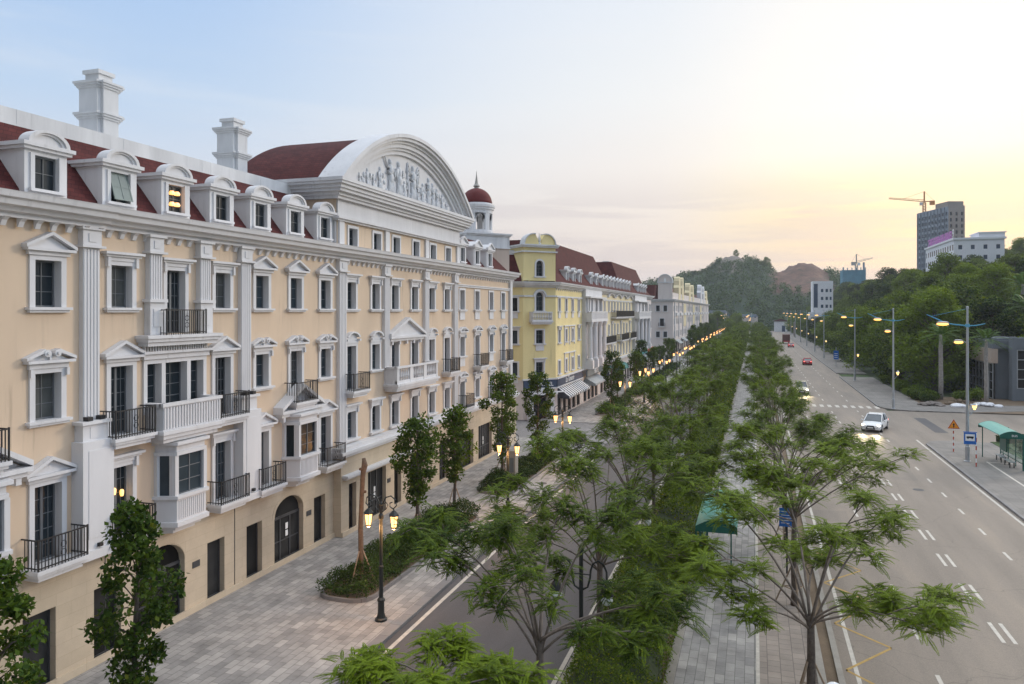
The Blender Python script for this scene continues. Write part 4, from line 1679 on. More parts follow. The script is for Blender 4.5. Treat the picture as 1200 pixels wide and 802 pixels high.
# sign boards and awnings
b = MB(F1)
b.box(82.1, 95.2, 0.01, .20, 3.5, 4.35)
b.fr = FC
b.box(0.0, 4.15, 0.01, .20, 3.5, 4.35)
sb = b.build('sign_board', M['navy'], b2)
text('lettering', 'HOTEL', M['letter'], sb, FC, 1.4, .21, 3.86, .62)
text('lettering', 'La Tamarin', M['letter'], sb, F1, 88.0, .21, 3.95, .95, .25)
b = MB(F1)
b.box(95.7, 106.3, .51, .70, 3.5, 4.35)
sb = b.build('sign_board', M['slate'], b2)
text('lettering', 'HOTEL', M['letter'], sb, F1, 101.5, .71, 3.93, .95)
b = MB(F1)
b.box(81.8, 106.5, 0, .30, 4.36, 4.52)
b.box(81.8, 95.3, 0, .26, 3.34, 3.48)
b.fr = FC
b.box(-.1, 4.3, 0, .30, 4.36, 4.52)
b.box(-.1, 4.3, 0, .26, 3.34, 3.48)
b.fr = F1
b.box(106.5, 164.2, 0, .5, 4.2, 4.5)
b.build('string_course', M['white'], b2)


def awning(s0, s1, z0, z1, d, m, curved=False):
    b = MB(F1)
    if curved:
        pr = [(d * math.sin(a), z1 + (z0 - z1) * math.cos(a)) for a in np.linspace(0, math.pi / 2, 7)]
    else:
        pr = [(0, z0), (d, z1), (d, z1 - .22)]
    b.ext([(o, z) for o, z in pr] + [(o - .04 if o > .04 else o, z - .05) for o, z in pr[::-1]], 'x', s0, s1)
    for s in (s0, s1 - .03):
        b.ext([(0.01, z0 - .06)] + [(o - .05, z - .06) for o, z in pr[1:]] + [(0.01, z1 - .2)], 'x', s, s + .03)
    return b.build('awning', m, b2)


awning(82.8, 94.6, 3.30, 2.35, 1.35, M['stripe'])
awning(97.0, 104.8, 3.3, 2.5, 1.5, M['greyawn'])
for s, m in ((108.3, 'navy'), (112.2, 'teal'), (117.0, 'teal'), (122.5, 'teal'), (139.5, 'teal'), (147.0, 'greyawn'), (155.0, 'navy')):
    awning(s, s + 3.4, 3.6, 2.6, 1.3, M[m], True)
b = MB(F1)
b.box(138, 153, .52, .75, 3.7, 4.6)
b.build('sign_board', M['tealbox'], b2)
b = MB(F1)
b.box(154.5, 163, .51, .7, 3.7, 4.5)
b.build('sign_board', M['redp'], b2)

# ------------------------------------------------------------------ third block
b3 = thing('terraced_building', (-21.3, 290, 0), 'far lilac block with tall curved gables, third along the left pavement', 'building')
FE3 = Fr((-21.3, 210), (-1, 0), (0, -1))
hl = []
for z in (12.0, 8.4, 4.9):
    for k in range(44):
        s = 212.5 + 163 * k / 44
        hl.append((s - .55, s + .55, z, z + 1.55))
for i, h in enumerate(hl):
    if h[0] < 335:
        window(b3, F1, (h[0] + h[1]) / 2, h[2], 1.1, 1.55, None, False, bars=False, sill=False)
hl3 = [h for h in hl if h[0] < 335]
b = MB(F1)
wall_holes(b, 210, 376, 4.4, 15.0, hl3)
b.poly([(210, -12, 0), (376, -12, 0), (376, -12, 15), (210, -12, 15)])
b.poly([(376, 0, 0), (376, -12, 0), (376, -12, 15), (376, 0, 15)])
b.build('lilac_wall', M['lilac'], b3)
b = MB(FE3)
ho = []
for s in (2.1, 4.1, 9.5, 12):
    ho += [(s - .5, s + .5, 12.0, 13.6), (s - .5, s + .5, 4.8, 6.4)]
    window(b3, FE3, s, 12.0, 1.0, 1.6, None, False, bars=False)
    window(b3, FE3, s, 4.8, 1.0, 1.6, None, False, bars=False)
for s in (3.0, 10.0):
    ho.append((s - .55, s + .55, 7.9, 10))
    window(b3, FE3, s, 7.9, 1.1, 2.1, None, False, bars=False)
    balcony(b3, FE3, s, 7.9)
wall_holes(b, 0, 12, 0, 15, ho)
b.build('end_wall', M['lilac'], b3)
b = MB(F1)
for k in range(14):
    s = 214 + 160 * k / 13
    b.box(s - .7, s + .7, .0, .25, 4.4, 14.5)
    if k < 13:
        b.box(s + 2, s + 9, 0, .5, 10.8, 11.6)
b.build('pilasters', M['white'], b3)
b = MB(F1)
for k in (2, 5, 8):
    s = 214 + 160 * k / 13
    b.box(s + 1.2, s + 10, .01, .3, 7.4, 14.3)
b.build('cream_bay', M['cream'], b3)
cornice(b3, F1, 209.5, 376.4, 14.75, 0, 1.0, False, 'white2')
cornice(b3, FE3, -.5, 12, 14.75, 0, 1.0, False, 'white2')
b = MB(F1)
b.box(210, 376, -.5, -.1, 15.2, 17.2)
b.build('roof_parapet', M['lilac'], b3)
b = MB(F1)
b.ext([(-.6, 15.3), (-4.5, 19.5), (-8, 19.5), (-11.9, 15.3)], 'x', 216, 374)
b.fr = FE3
b.ext([(-.2, 15.3), (-2.5, 19.3), (-6, 19.3), (-6, 15.3)], 'x', 5.2, 11.5)
b.build('mansard_roof', M['red'], b3)
round_gable(b3, -25.4, -21.6, 210.2, 15.2, 20.2, True, 'lilac')
for i, (s0, s1, z) in enumerate(((227, 233, 22.4), (238, 244, 22.6), (264, 271, 21.8), (279, 286, 21.6), (322, 331, 23.2), (340, 348, 23), (360, 369, 21.5))):
    b = MB(F1)
    c, r = (s0 + s1) / 2, (s1 - s0) / 2
    b.ext([(s0, 15.2), (s0, z - 3.4), (c - r * .7, z - 2.6), (c - r * .6, z - 1.2)] + arcpts(c, z - 1.0, r * .5, 1.0, math.pi, 0, 8) + [(c + r * .6, z - 1.2), (c + r * .7, z - 2.6), (s1, z - 3.4), (s1, 15.2)], 'y', -1.6, .0)
    b.build('dutch_gable', M['cream' if i not in (4, 5) else 'white2'], b3)
gz = []
for k in range(24):
    c = 213.5 + 160 * k / 24
    gz.append((c - 2, c + 2, .1, 3.1))
b = MB(F1)
wall_holes(b, 210, 376, 0, 4.4, gz)
b.build('ground_floor_wall', M['lilac'], b3)
b = MB(F1)
for g in gz:
    b.box(g[0], g[1], -.3, -.25, .1, 3.1)
b.build('shop_windows', M['shopglass'], b3)
b = MB(F1)
for k in range(6):
    s = 216 + 18 * k
    b.ext([(0, 3.9), (1.6, 2.9), (1.55, 2.8), (0, 3.75)], 'x', s, s + 9)
b.build('awning', M['greyawn'], b3)


# ------------------------------------------------------------------ ground, roads, pavements
def sheet(name, x0, x1, y0, y1, z, m):
    b = MB()
    b.poly([(x0, y0, z), (x1, y0, z), (x1, y1, z), (x0, y1, z)])
    return structure(name, b, M[m])


def slab(name, poly, z0, z1, m):
    b = MB()
    b.ext(poly, 'z', z0, z1)
    return structure(name, b, M[m])


def rnd(cx, cy, r, a0, a1, n=7):
    return [(cx + r * math.cos(R(a0 + (a1 - a0) * k / n)), cy + r * math.sin(R(a0 + (a1 - a0) * k / n))) for k in range(n + 1)]


sheet('ground', -1800, 1800, -300, 2400, -.20, 'grass')
sheet('main_road', 2.4, 15.4, -20, 520, -.12, 'asph')
b = MB()
b.poly([(15.4, 78, -.1205), (60, 78, -.1205), (60, 116, -.1205), (15.4, 101, -.1205)])
structure('side_road', b, M['asph'])
sheet('service_road', -13.2, -5.6, -20, 500, -.12, 'asph2')
# left pavement with a cross street between the first two blocks
slab('left_pavement', [(-40, -20), (-13.25, -20)] + rnd(-17.25, 64.5, 4, 0, 90) + [(-40, 68.5)], -.3, 0, 'paver')
slab('left_pavement', [(-40, 79.5)] + rnd(-17.25, 83.5, 4, -90, 0) + rnd(-17.25, 180, 4, 0, 90) + [(-40, 184)], -.3, 0, 'paver')
slab('left_pavement', [(-40, 202)] + rnd(-17.25, 206, 4, -90, 0) + [(-13.25, 480), (-40, 480)], -.3, 0, 'paver')
sheet('cross_street', -80, -13.2, 68.4, 79.6, -.06, 'setts')
sheet('cross_street', -80, -13.2, 183.9, 202.1, -.06, 'setts')
b = MB()
for y0, y1 in ((-20, 64.3), (83.7, 180), (206, 480)):
    b.box(-13.25, -12.85, y0, y1, -.3, .004)
structure('left_kerb', b, M['kerb'])
b = MB()
b.box(-13.2, -12.85, 64.35, 83.65, -.118, -.05)
structure('crossing_sill', b, M['kerb'])
# median
slab('median', [(-5.95, -20), (-2.6, -20), (-2.6, 500), (-5.95, 500)], -.3, .0, 'dirt')
b = MB()
b.box(-6.02, -5.72, -20, 500, -.3, .06)
structure('median_kerb', b, M['whitekerb'] if 'whitekerb' in M else M['concrete'])
b = MB()
b.box(-2.78, -2.5, -20, 500, -.3, .07)
structure('median_kerb', b, M['concrete'])
slab('median_walk', [(-2.5, -20), (.05, -20), (.05, 500), (-2.5, 500)], -.3, .0, 'paver')
b = MB()
b.box(.05, .17, -20, 500, -.3, .012)
structure('walk_edging', b, M['paint'])
slab('median_walk', [(.17, -20), (1.95, -20), (1.95, 500), (.17, 500)], -.3, .0, 'paver2')
b = MB()
b.box(1.95, 2.22, -20, 500, -.3, .10)
structure('median_kerb', b, M['concrete'])
slab('gutter_strip', [(2.22, -20), (2.6, -20), (2.6, 500), (2.22, 500)], -.3, -.03, 'dirt')
b = MB()
b.box(2.6, 2.8, -20, 500, -.3, .03)
structure('median_kerb', b, M['concrete'])
# right pavement
M['slabs'] = brickmat('worn_concrete_paving', (.235, .215, .195), (.20, .185, .17), (.11, .10, .09), .9, .9, .012, 'yx', .8, .3, .4)
slab('right_pavement', [(14.95, -20)] + rnd(17.0, 76.5, 2.05, 180, 90) + [(30, 79), (34, 50), (34, -20)], -.3, 0, 'slabs')
slab('right_pavement', rnd(18.4, 104.6, 3.4, 180, 262) + [(24, 101.3), (40, 109), (40, 112), (20.5, 108), (20.5, 150), (14.98, 150)], -.3, 0, 'slabs')
slab('right_pavement', [(15.3, 158), (20.5, 158), (21, 300), (21, 480), (15.3, 480)], -.3, 0, 'slabs')
b = MB()
b.box(14.80, 14.95, -20, 76.4, -.3, .012)
b.box(14.83, 14.98, 104.8, 150, -.3, .012)
b.box(15.15, 15.3, 158, 480, -.3, .012)
structure('right_kerb', b, M['kerb'])
# verge with low clipped hedge beside the shelter
slab('grass_verge', [(20.6, 79), (34, 83), (34, 60), (20.6, 52)], -.25, .03, 'grass')
sheet('dirt_verge', 20.4, 60, 101.6, 119, -.02, 'dirt')
M['litter'] = mat('leaf_litter_ground', (.035, .05, .02), .95, .4, .1)
sheet('undergrowth', 20.4, 34, 119, 330, -.03, 'litter')
# paint
Z = -.116


def stripes(name, items, m='paint'):
    b = MB()
    for x0, x1, y0, y1 in items:
        b.poly([(x0, y0, Z), (x1, y0, Z), (x1, y1, Z), (x0, y1, Z)])
    return structure(name, b, M[m])


it = []
y = 10.0
while y < 100:
    it += [(5.72, 5.86, y + 3.6, y + 5.1), (11.85, 11.99, y + 1.8, y + 3.1)]
    if y < 60:
        it += [(8.62, 8.76, y - .1, y + 1.8), (9.0, 9.14, y - .1, y + 1.8)]
    else:
        it += [(8.82, 8.96, y - .1, y + 1.5)]
    y += 4.35
y = 110.0
while y < 460:
    it += [(5.72, 5.86, y, y + 1.8), (11.85, 11.99, y, y + 1.8), (8.82, 8.96, y, y + 2)]
    y += 6.0
it += [(14.45, 14.62, -20, 79), (3.2, 3.34, -20, 98)]
stripes('lane_markings', it)
stripes('zebra_crossing', [(3.4 + .92 * k, 3.85 + .92 * k, 102.8, 105.2) for k in range(13)])
stripes('service_road_edge_line', [(-12.55, -12.38, -20, 64), (-12.55, -12.38, 84, 480), (-6.3, -6.15, -20, 480)])
Z = .004
stripes('bus_bay_line', [(17.55, 17.70, 40, 68.6), (17.7, 20.2, 68.3, 68.45)])
Z = -.115
b = MB()
zz = [(2.95, 40.6), (4.75, 38.4), (2.95, 36.2), (4.8, 34.2), (2.95, 31.6), (4.7, 29.9), (2.95, 27.6), (4.7, 25.8), (2.95, 23.4)]
for (x0, y0), (x1, y1) in zip(zz[:-1], zz[1:]):
    b.poly([(x0, y0 - .08, Z), (x0, y0 + .08, Z), (x1, y1 + .08, Z), (x1, y1 - .08, Z)])
structure('bus_stop_zigzag', b, M['ypaint'])
sheet('drain_grating', 17.2, 18.4, 84.4, 95.3, -.115, 'asph2')


b = MB()
for x, y in ((7.4, 33.0), (10.6, 57.0), (4.4, 71.0), (13.2, 93.0), (7.7, 140.0), (-9.4, 31.0), (-9.0, 47.0), (-13.9, 36.6), (-14.1, 50.5)):
    z = .004 if x < -13.3 else -.114
    b.poly([(x + .36 * math.cos(k * math.pi / 8), y + .36 * math.sin(k * math.pi / 8), z) for k in range(16)])
structure('manhole_covers', b, M['bar'])
M['patch'] = asphalt('patched_asphalt', (.19, .158, .13), (1.3, 1.25, 1.2))
b = MB()
for x0, x1, y0, y1 in ((9.6, 11.2, 60, 66), (4.2, 5.4, 83, 96), (12.2, 13.8, 112, 123), (6.6, 8.1, 150, 170), (3.4, 5.2, 47, 49.5)):
    b.poly([(x0, y0, -.118), (x1, y0 + .1, -.118), (x1 + .1, y1, -.118), (x0 + .05, y1 - .2, -.118)])
structure('road_patches', b, M['patch'])


# ------------------------------------------------------------------ hills
def hill_right(x, y):
    def ss(a, b, v):
        t = np.clip((v - a) / (b - a), 0, 1)
        return t * t * (3 - 2 * t)
    h = (19.5 * ss(21, 54, x - .012 * (y - 150)) - 4.5 * ss(42, 60, x) * ss(320, 240, y)) * ss(108, 200, y) * (1 - .55 * ss(500, 800, y))
    h = h + 15 * ss(60, 120, x) * ss(180, 300, y)
    return h


_ridge_u = [(-260, 8), (-160, 16), (-90, 30), (-62, 36), (-48, 40), (-36, 44), (-24, 51), (-14, 54.5), (-4, 51.5), (6, 45), (14, 42.5), (24, 43.5), (30, 47), (40, 47), (50, 43), (64, 36), (90, 28), (140, 22), (260, 20)]


def hill_far(x, y):
    r = np.interp(x, [p[0] for p in _ridge_u], [p[1] for p in _ridge_u])
    t = np.clip((y - 490) / (625 - 490), 0, 1)
    t = t ** .85
    t2 = np.clip((980 - y) / 330, 0, 1)
    n = 1.4 * np.sin(x * .21 + y * .05) + 1.1 * np.sin(y * .13 - x * .09) + 1.6 * np.abs(np.sin(x * .37 + 1.5 * np.sin(y * .09))) + .9 * np.sin(y * .41 + x * .5)
    return (r + n * t) * t * t2 * t2 * (3 - 2 * t2)


def terrain(name, fn, x0, x1, y0, y1, nx, ny, m, zoff=-.25):
    xs, ys = np.linspace(x0, x1, nx), np.linspace(y0, y1, ny)
    X, Y = np.meshgrid(xs, ys)
    Zs = fn(X, Y) + zoff
    me = bpy.data.meshes.new(name)
    v = np.stack([X, Y, Zs], -1).reshape(-1, 3)
    f = [[j * nx + i, j * nx + i + 1, (j + 1) * nx + i + 1, (j + 1) * nx + i] for j in range(ny - 1) for i in range(nx - 1)]
    me.from_pydata(v.tolist(), [], f)
    me.polygons.foreach_set('use_smooth', [True] * len(me.polygons))
    me.materials.append(m)
    o = link(name, me)
    o['kind'] = 'structure'
    return o


def hillmat():
    m, nt, b_ = newmat('wooded_hill_ground_with_bare_cliff')
    p = pos(nt)
    s = N(nt, 'ShaderNodeSeparateXYZ', {0: p}).outputs
    n = N(nt, 'ShaderNodeTexNoise', {'Vector': p, 'Scale': .05, 'Detail': 8.0, 'Roughness': .65}).outputs[0]
    g = ramp(nt, n, [(.3, (.02, .042, .018)), (.7, (.045, .075, .028))])
    so = ramp(nt, N(nt, 'ShaderNodeTexNoise', {'Vector': N(nt, 'ShaderNodeMapping', {'Vector': p, 'Scale': (1, 1, .3)}).outputs[0], 'Scale': .16, 'Detail': 8.0, 'Roughness': .7}).outputs[0], [(.32, (.04, .05, .02)), (.45, (.10, .055, .035)), (.58, (.15, .08, .052)), (.75, (.22, .145, .10))])
    nz = math_(nt, 'MULTIPLY', math_(nt, 'SUBTRACT', n, .5), 34.0)
    xx = math_(nt, 'ADD', s[0], nz)
    a = math_(nt, 'MULTIPLY', smooth(nt, xx, 8, 14), smooth(nt, xx, 52, 60, 1.0, 0.0))
    a = math_(nt, 'MULTIPLY', a, smooth(nt, math_(nt, 'ADD', s[2], math_(nt, 'MULTIPLY', nz, .3)), 20, 27))
    c2 = math_(nt, 'MULTIPLY', smooth(nt, xx, -28, -24), smooth(nt, xx, -8, -4, 1.0, 0.0))
    c2 = math_(nt, 'MULTIPLY', c2, smooth(nt, math_(nt, 'ADD', s[2], nz), 40, 46))
    col = mixc(nt, a, g, so)
    col = mixc(nt, math_(nt, 'MULTIPLY', c2, .8), col, (.20, .165, .14, 1))
    nt.links.new(col, b_.inputs['Base Color'])
    b_.inputs['Roughness'].default_value = .95
    return m


terrain('near_hill', hill_right, 18, 420, 100, 900, 90, 120, M['litter'])
terrain('far_hill', hill_far, -320, 320, 480, 990, 130, 100, hillmat(), -.3)


# ------------------------------------------------------------------ trees
def lerp_curve(p0, p1, p2, n):
    out = []
    for k in range(n + 1):
        t = k / n
        out.append(tuple((1 - t) ** 2 * a + 2 * t * (1 - t) * b_ + t * t * c for a, b_, c in zip(p0, p1, p2)))
    return out


def feather_tree(seed, h=7.0, fork=3.7, limbs=10, spread=3.6, dens=1.0, fine=1.0):
    rr = random.Random(seed)
    tr, lb = MB(), MB()
    tr.tube([(0, 0, -.1), (.03, .02, .6), (.05, -.03, 2), (.02, .02, fork)], [.16, .125, .11, .095], 8)
    tips = []
    for k in range(limbs):
        a = 2 * math.pi * k / limbs + rr.uniform(-.3, .3)
        inner = k % 3 == 2
        rad = spread * rr.uniform(.40, .60) if inner else spread * rr.uniform(.75, 1.05)
        z0 = fork - rr.uniform(0, .5)
        zt = h - rr.uniform(0.0, .5) if inner else fork + (h - fork) * rr.uniform(.22, .86)
        p2 = (rad * math.cos(a), rad * math.sin(a), zt - (.9 if k % 4 == 1 else .25))
        q = rr.uniform(.38, .55)
        p1 = (p2[0] * q + rr.uniform(-.4, .4), p2[1] * q + rr.uniform(-.4, .4), z0 + (zt - z0) * rr.uniform(.55, 1.25))
        c = lerp_curve((0, 0, z0), p1, p2, 9)
        lb.tube(c, [.040 - .029 * i / 9 for i in range(10)], 5)
        tips.append((c[-1], 1.0, a))
        for j, sd in ((5, -1), (7, 1), (4, 1), (6, -1)):
            if rr.random() < .86:
                b0 = c[j]
                aa = a + sd * rr.uniform(.5, 1.1)
                ln = rr.uniform(.7, 1.35)
                e = (b0[0] + ln * math.cos(aa), b0[1] + ln * math.sin(aa), min(h + .1, b0[2] + rr.uniform(.05, .55)))
                m = ((b0[0] + e[0]) / 2, (b0[1] + e[1]) / 2, max(b0[2], e[2]) + .1)
                lb.tube(lerp_curve(b0, m, e, 4), [.018, .016, .014, .011, .008], 4)
                tips.append((e, rr.uniform(.75, 1.0), aa))
    O, D, L = [], [], []
    for (p, s, a) in tips:
        n = int(rr.uniform(56, 80) * dens)
        for i in range(n):
            t = (i + .5) / n
            az = a + i * 2.39996 + rr.uniform(-.25, .25)
            el = R(38) * (1 - t) ** 1.1 - R(4) * t + rr.uniform(-.2, .2)
            bk = -.62 * rr.random()
            O.append((p[0] + bk * math.cos(a) + rr.uniform(-.10, .10), p[1] + bk * math.sin(a) + rr.uniform(-.10, .10), p[2] + rr.uniform(-.22, .16)))
            D.append((math.cos(az) * math.cos(el), math.sin(az) * math.cos(el), math.sin(el)))
            L.append(s * rr.uniform(.38, .68) * (.75 + .38 * t) * fine)
    V = fronds(np.array(O), np.array(D), np.array(L), 17, .098, .32, .034 * fine)
    return (tr.mesh('trunk', M['trunk'], smooth=True), lb.mesh('branches', M['limb'], smooth=True), quadmesh('crown', V, M['feather']))


FEATHER = [feather_tree(s, h, f, n, sp) for s, h, f, n, sp in ((1, 7.2, 3.7, 12, 4.0), (2, 7.0, 3.4, 12, 4.3), (3, 7.5, 3.9, 14, 4.0), (4, 7.2, 3.1, 13, 4.3))]
FEATHER.append(feather_tree(9, 6.3, 3.7, 13, 1.5, 1.5, .88))


def tripod():
    b = MB()
    for k in range(3):
        a = 2 * math.pi * k / 3 + .3
        b.tube([(.75 * math.cos(a), .75 * math.sin(a), -.05), (.10 * math.cos(a), .10 * math.sin(a), 1.65)], .032, 5)
    c = [(.42 * math.cos(2 * math.pi * k / 3 + .3), .42 * math.sin(2 * math.pi * k / 3 + .3), .72) for k in range(3)]
    for k in range(3):
        b.tube([c[k], c[(k + 1) % 3]], .025, 5)
    return b.mesh('support_stakes', M['stake'])


STAKES = tripod()


def put_tree(name, meshes, loc, rot, sc, label, cat='tree', group=None, stakes=False):
    o = thing(name, loc, label, cat, group, rot)
    o.scale = sc if isinstance(sc, tuple) else (sc, sc, sc)
    for me in meshes:
        link(me.name.split('.')[0], me, o)
    if stakes:
        link('support_stakes', STAKES, o)
    return o


rt = random.Random(5)
i = 0
y = 11.4
while y < 372:
    v = (i * 3 + 1) % 4
    if i == 0:
        v = 4
    lab = 'feathery tree in the hedge strip, %s from the camera in the left median row' % ORD[i]
    s = rt.uniform(.93, 1.06)
    q = s * (.95 if i == 0 else .92 if i < 4 else .88)
    put_tree('feathery_tree', FEATHER[v], (-5.25 + rt.uniform(-.15, .15) + (.4 if i == 0 else 0), y, 0), rt.uniform(0, 6.28), (q, q, s), lab, 'tree', 'feathery trees in the left median row')
    y += (6.4 if i == 0 else 8.1) + rt.uniform(-.3, .3)
    i += 1
i = 0
y = 24.2
while y < 372:
    v = (i * 3 + 3) % 4
    lab = 'feathery tree on the paved median walk, %s from the camera in the right median row' % ORD[i]
    s = rt.uniform(.92, 1.02)
    qq = 1.18 if i == 0 else 1.05 if i < 3 else .68 if i < 7 else .80
    put_tree('feathery_tree', FEATHER[v], (1.5 + rt.uniform(-.12, .12), y, 0), rt.uniform(0, 6.28), (s * qq, s * qq, s * .98), lab, 'tree', 'feathery trees in the right median row', stakes=y < 80)
    y += 8.55 + rt.uniform(-.3, .3)
    i += 1


def oval_tree(seed, h=6.4, r=1.05, n=2600, z0=2.2):
    rr = random.Random(seed)
    tr = MB()
    tr.tube([(0, 0, -.1), (.02, 0, 1), (-.05, .04, 2.6), (.05, -.03, 4.4), (0, 0, h - .5)], [.13, .10, .085, .06, .02], 8)
    pts = []
    nb = 26
    for k in range(nb):
        t = (k / (nb - 1)) ** .8
        z = z0 + (h - z0) * t
        env = r * (.35 + .95 * math.sin(math.pi * min(1, .10 + .84 * t)) ** 1.2) * (.62 if t < .4 else 1.15)
        a = k * 2.4 + rr.uniform(-.5, .5)
        rad = env * rr.uniform(.35, .85)
        c = (rad * math.cos(a), rad * math.sin(a), z)
        tr.tube([(0, 0, z - .45), (c[0] * .5, c[1] * .5, z - .1), c], [.03, .02, .01], 4)
        q = rr.uniform(.34, .56)
        pts.append(ballpts(int(n / nb * rr.uniform(.6, 1.3)), c, (q, q, q * .85), .35))
    V = leaves(np.concatenate(pts), .185, .75, .66)
    return (tr.mesh('trunk', M['trunk'], smooth=True), quadmesh('crown', V, M['broad']))


OVAL = [oval_tree(s, h, r, n, z) for s, h, r, n, z in ((21, 6.4, 1.05, 4400, 2.3), (22, 6.2, .9, 3600, 2.3), (23, 7.4, 1.15, 5400, 1.6), (24, 6.2, .95, 5000, 1.0))]
olab = ['oval-leaved tree before the peach terrace, cut off by the left edge of the view',
        'dark oval-leaved tree in front of the peach terrace arched door nearest the camera',
        'oval-leaved tree with stakes in the middle of the nearest planter', 'slim oval-leaved tree at the far end of the nearest planter',
        'oval-leaved tree behind the stone pillar in the second planter', 'tall narrow creeper-covered tree at the far end of the second planter']
for k, (x, y, v, s) in enumerate(((-16.2, 12.4, 3, 1.0), (-16.4, 16.7, 3, 1.03), (-16.4, 35.1, 0, 1.0), (-16.7, 40.8, 1, 1.0), (-17.0, 50.4, 2, 1.0), (-16.5, 57.8, 2, .93))):
    put_tree('broadleaf_tree', OVAL[v], (x, y, 0), k * 1.3, (s * (.82 if k < 2 else 1), s * (.82 if k < 2 else 1), s), olab[k], 'tree', 'young trees along the left pavement', stakes=k > 1)
PL = [(27.3, 41.2), (46.4, 60.0), (85.2, 99.0), (105, 121), (127, 144), (150, 166), (206, 222), (228, 244), (250, 266), (272, 288), (294, 310), (316, 332)]
k = 0
for (y0, y1) in PL[2:]:
    for f in (.22, .75):
        k += 1
        put_tree('broadleaf_tree', OVAL[(k * 2) % 3], (-16.4 + rt.uniform(-.3, .3), y0 + (y1 - y0) * f, 0), rt.uniform(0, 6), rt.uniform(.85, 1.0) * (1 if y0 < 200 else 1.15),
                 'dark oval-leaved pavement tree beyond the cross street, %s counting from the striped awning' % ('first' if k == 1 else ORD[k - 1]), 'tree', 'young trees along the left pavement', stakes=y0 < 120)
# leaning bare trunk
b = MB()
b.tube([(0, 0, -.1), (.02, .0, 1.2), (-.02, .02, 2.6), (.05, 0, 4.0), (.10, .02, 5.0), (.18, .02, 5.35), (.14, .0, 5.65)], [.14, .12, .11, .10, .11, .135, .08], 9)
for z, a in ((4.2, .5), (4.7, 2.5), (5.2, 4.4)):
    b.sphere((.08 + .12 * math.cos(a), .12 * math.sin(a), z), .07, 6, 4)
t = thing('bare_tree_trunk', (-16.2, 28.9, 0), 'bare topped tree trunk with stakes at the near end of the first planter', 'tree')
b.build('trunk', M['trunk2'], t, local=True, smooth=True)
link('support_stakes', STAKES, t)

# planters
PLORD = ['nearest', 'second', 'third', 'fourth', 'fifth', 'sixth', 'seventh', 'eighth', 'ninth', 'tenth', 'eleventh', 'twelfth']
for k, (y0, y1) in enumerate(PL):
    x0, x1 = -17.6, -15.05
    t = thing('planter_bed', (-16.3, (y0 + y1) / 2, 0), 'kerbed planter bed of low dark green shrubs, %s along the left pavement' % PLORD[k], 'planter', 'kerbed planter beds')
    pl = rnd(x1 - .9, y0 + .9, .9, -90, 0, 5) + rnd(x1 - .9, y1 - .9, .9, 0, 90, 5) + rnd(x0 + .9, y1 - .9, .9, 90, 180, 5) + rnd(x0 + .9, y0 + .9, .9, 180, 270, 5)
    inn = [(-16.325 + (x + 16.325) * .91, (y0 + y1) / 2 + (y - (y0 + y1) / 2) * (1 - .24 / (y1 - y0))) for x, y in pl]
    b = MB()
    n = len(pl)
    for j in range(n):
        q = (j + 1) % n
        b.rings([[(*pl[j], -.05), (*inn[j], -.05), (*inn[j], .16), (*pl[j], .16)], [(*pl[q], -.05), (*inn[q], -.05), (*inn[q], .16), (*pl[q], .16)]], False)
    b.build('kerb', M['kerb'], t)
    b = MB()
    b.ext(inn, 'z', -.04, .13)
    b.build('soil', M['dirt'], t)
    L = y1 - y0
    n = int(L * 2.2 * (900 if k < 2 else 220 if k < 4 else 80))
    u = rng.random((n, 2))
    px = x0 + .1 + u[:, 0] * (x1 - x0 - .2)
    py = y0 + .1 + u[:, 1] * (L - .2)
    hh = .72 + .20 * np.sin(px * 2.7 + py * 1.1) + .18 * np.sin(py * 2.3 - px) + .12 * np.sin(py * 5.1)
    if k == 1:
        hh *= np.where(py > y0 + 3.5, .62, 1.0)
    ed = np.minimum(np.minimum(px - x0, x1 - px) / .7, np.minimum(py - y0, y1 - py) / .9)
    hh *= np.clip(ed, .3, 1) ** .35
    pz = .12 + hh * rng.random(n) ** .45 * 1.15
    P = np.stack([px + 16.3, py - (y0 + y1) / 2, pz], 1)
    V = leaves(P, .115 if k < 2 else .19 if k < 4 else .32, .9, .42)
    link('shrubs', quadmesh('shrubs', V, M['bush']), t)
# stone pillar in the second planter
t = thing('stone_pillar', (-16.0, 49.6, 0), 'square grey stone pillar standing in the second planter', 'pillar')
b = MB()
b.box(-.33, .33, -.33, .33, 0, 2.3)
b.box(-.38, .38, -.38, .38, 0, .25)
b.box(-.36, .36, -.36, .36, 2.3, 2.38)
b.build('shaft', M['concrete'], t, local=True)
b = MB()
b.box(-.22, .22, -.345, -.33, .9, 1.9)
b.build('panel', M['slate'], t, local=True)

# median hedge
t = thing('hedge', (-4.1, 60, 0), 'long clipped yellow-green hedge filling the median strip beside the service road', 'hedge')
b = MB()
y = 4.0
while y < 400:
    w = 2.3 + .25 * math.sin(y)
    b.rings([[(-4.15 - w / 2, y, .0), (-4.15 - w / 2, y, .65), (-4.15 - w / 2 + .3, y, .9), (-4.15 + w / 2 - .3, y, .92), (-4.15 + w / 2, y, .65), (-4.15 + w / 2, y, 0)], [(-4.15 - w / 2, y + 4.2, .0), (-4.15 - w / 2, y + 4.2, .65), (-4.15 - w / 2 + .3, y + 4.2, .9), (-4.15 + w / 2 - .3, y + 4.2, .92), (-4.15 + w / 2, y + 4.2, .65), (-4.15 + w / 2, y + 4.2, 0)]], False)
    y += 4.2
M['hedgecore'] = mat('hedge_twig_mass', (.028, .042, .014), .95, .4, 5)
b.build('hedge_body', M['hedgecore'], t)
QV = []
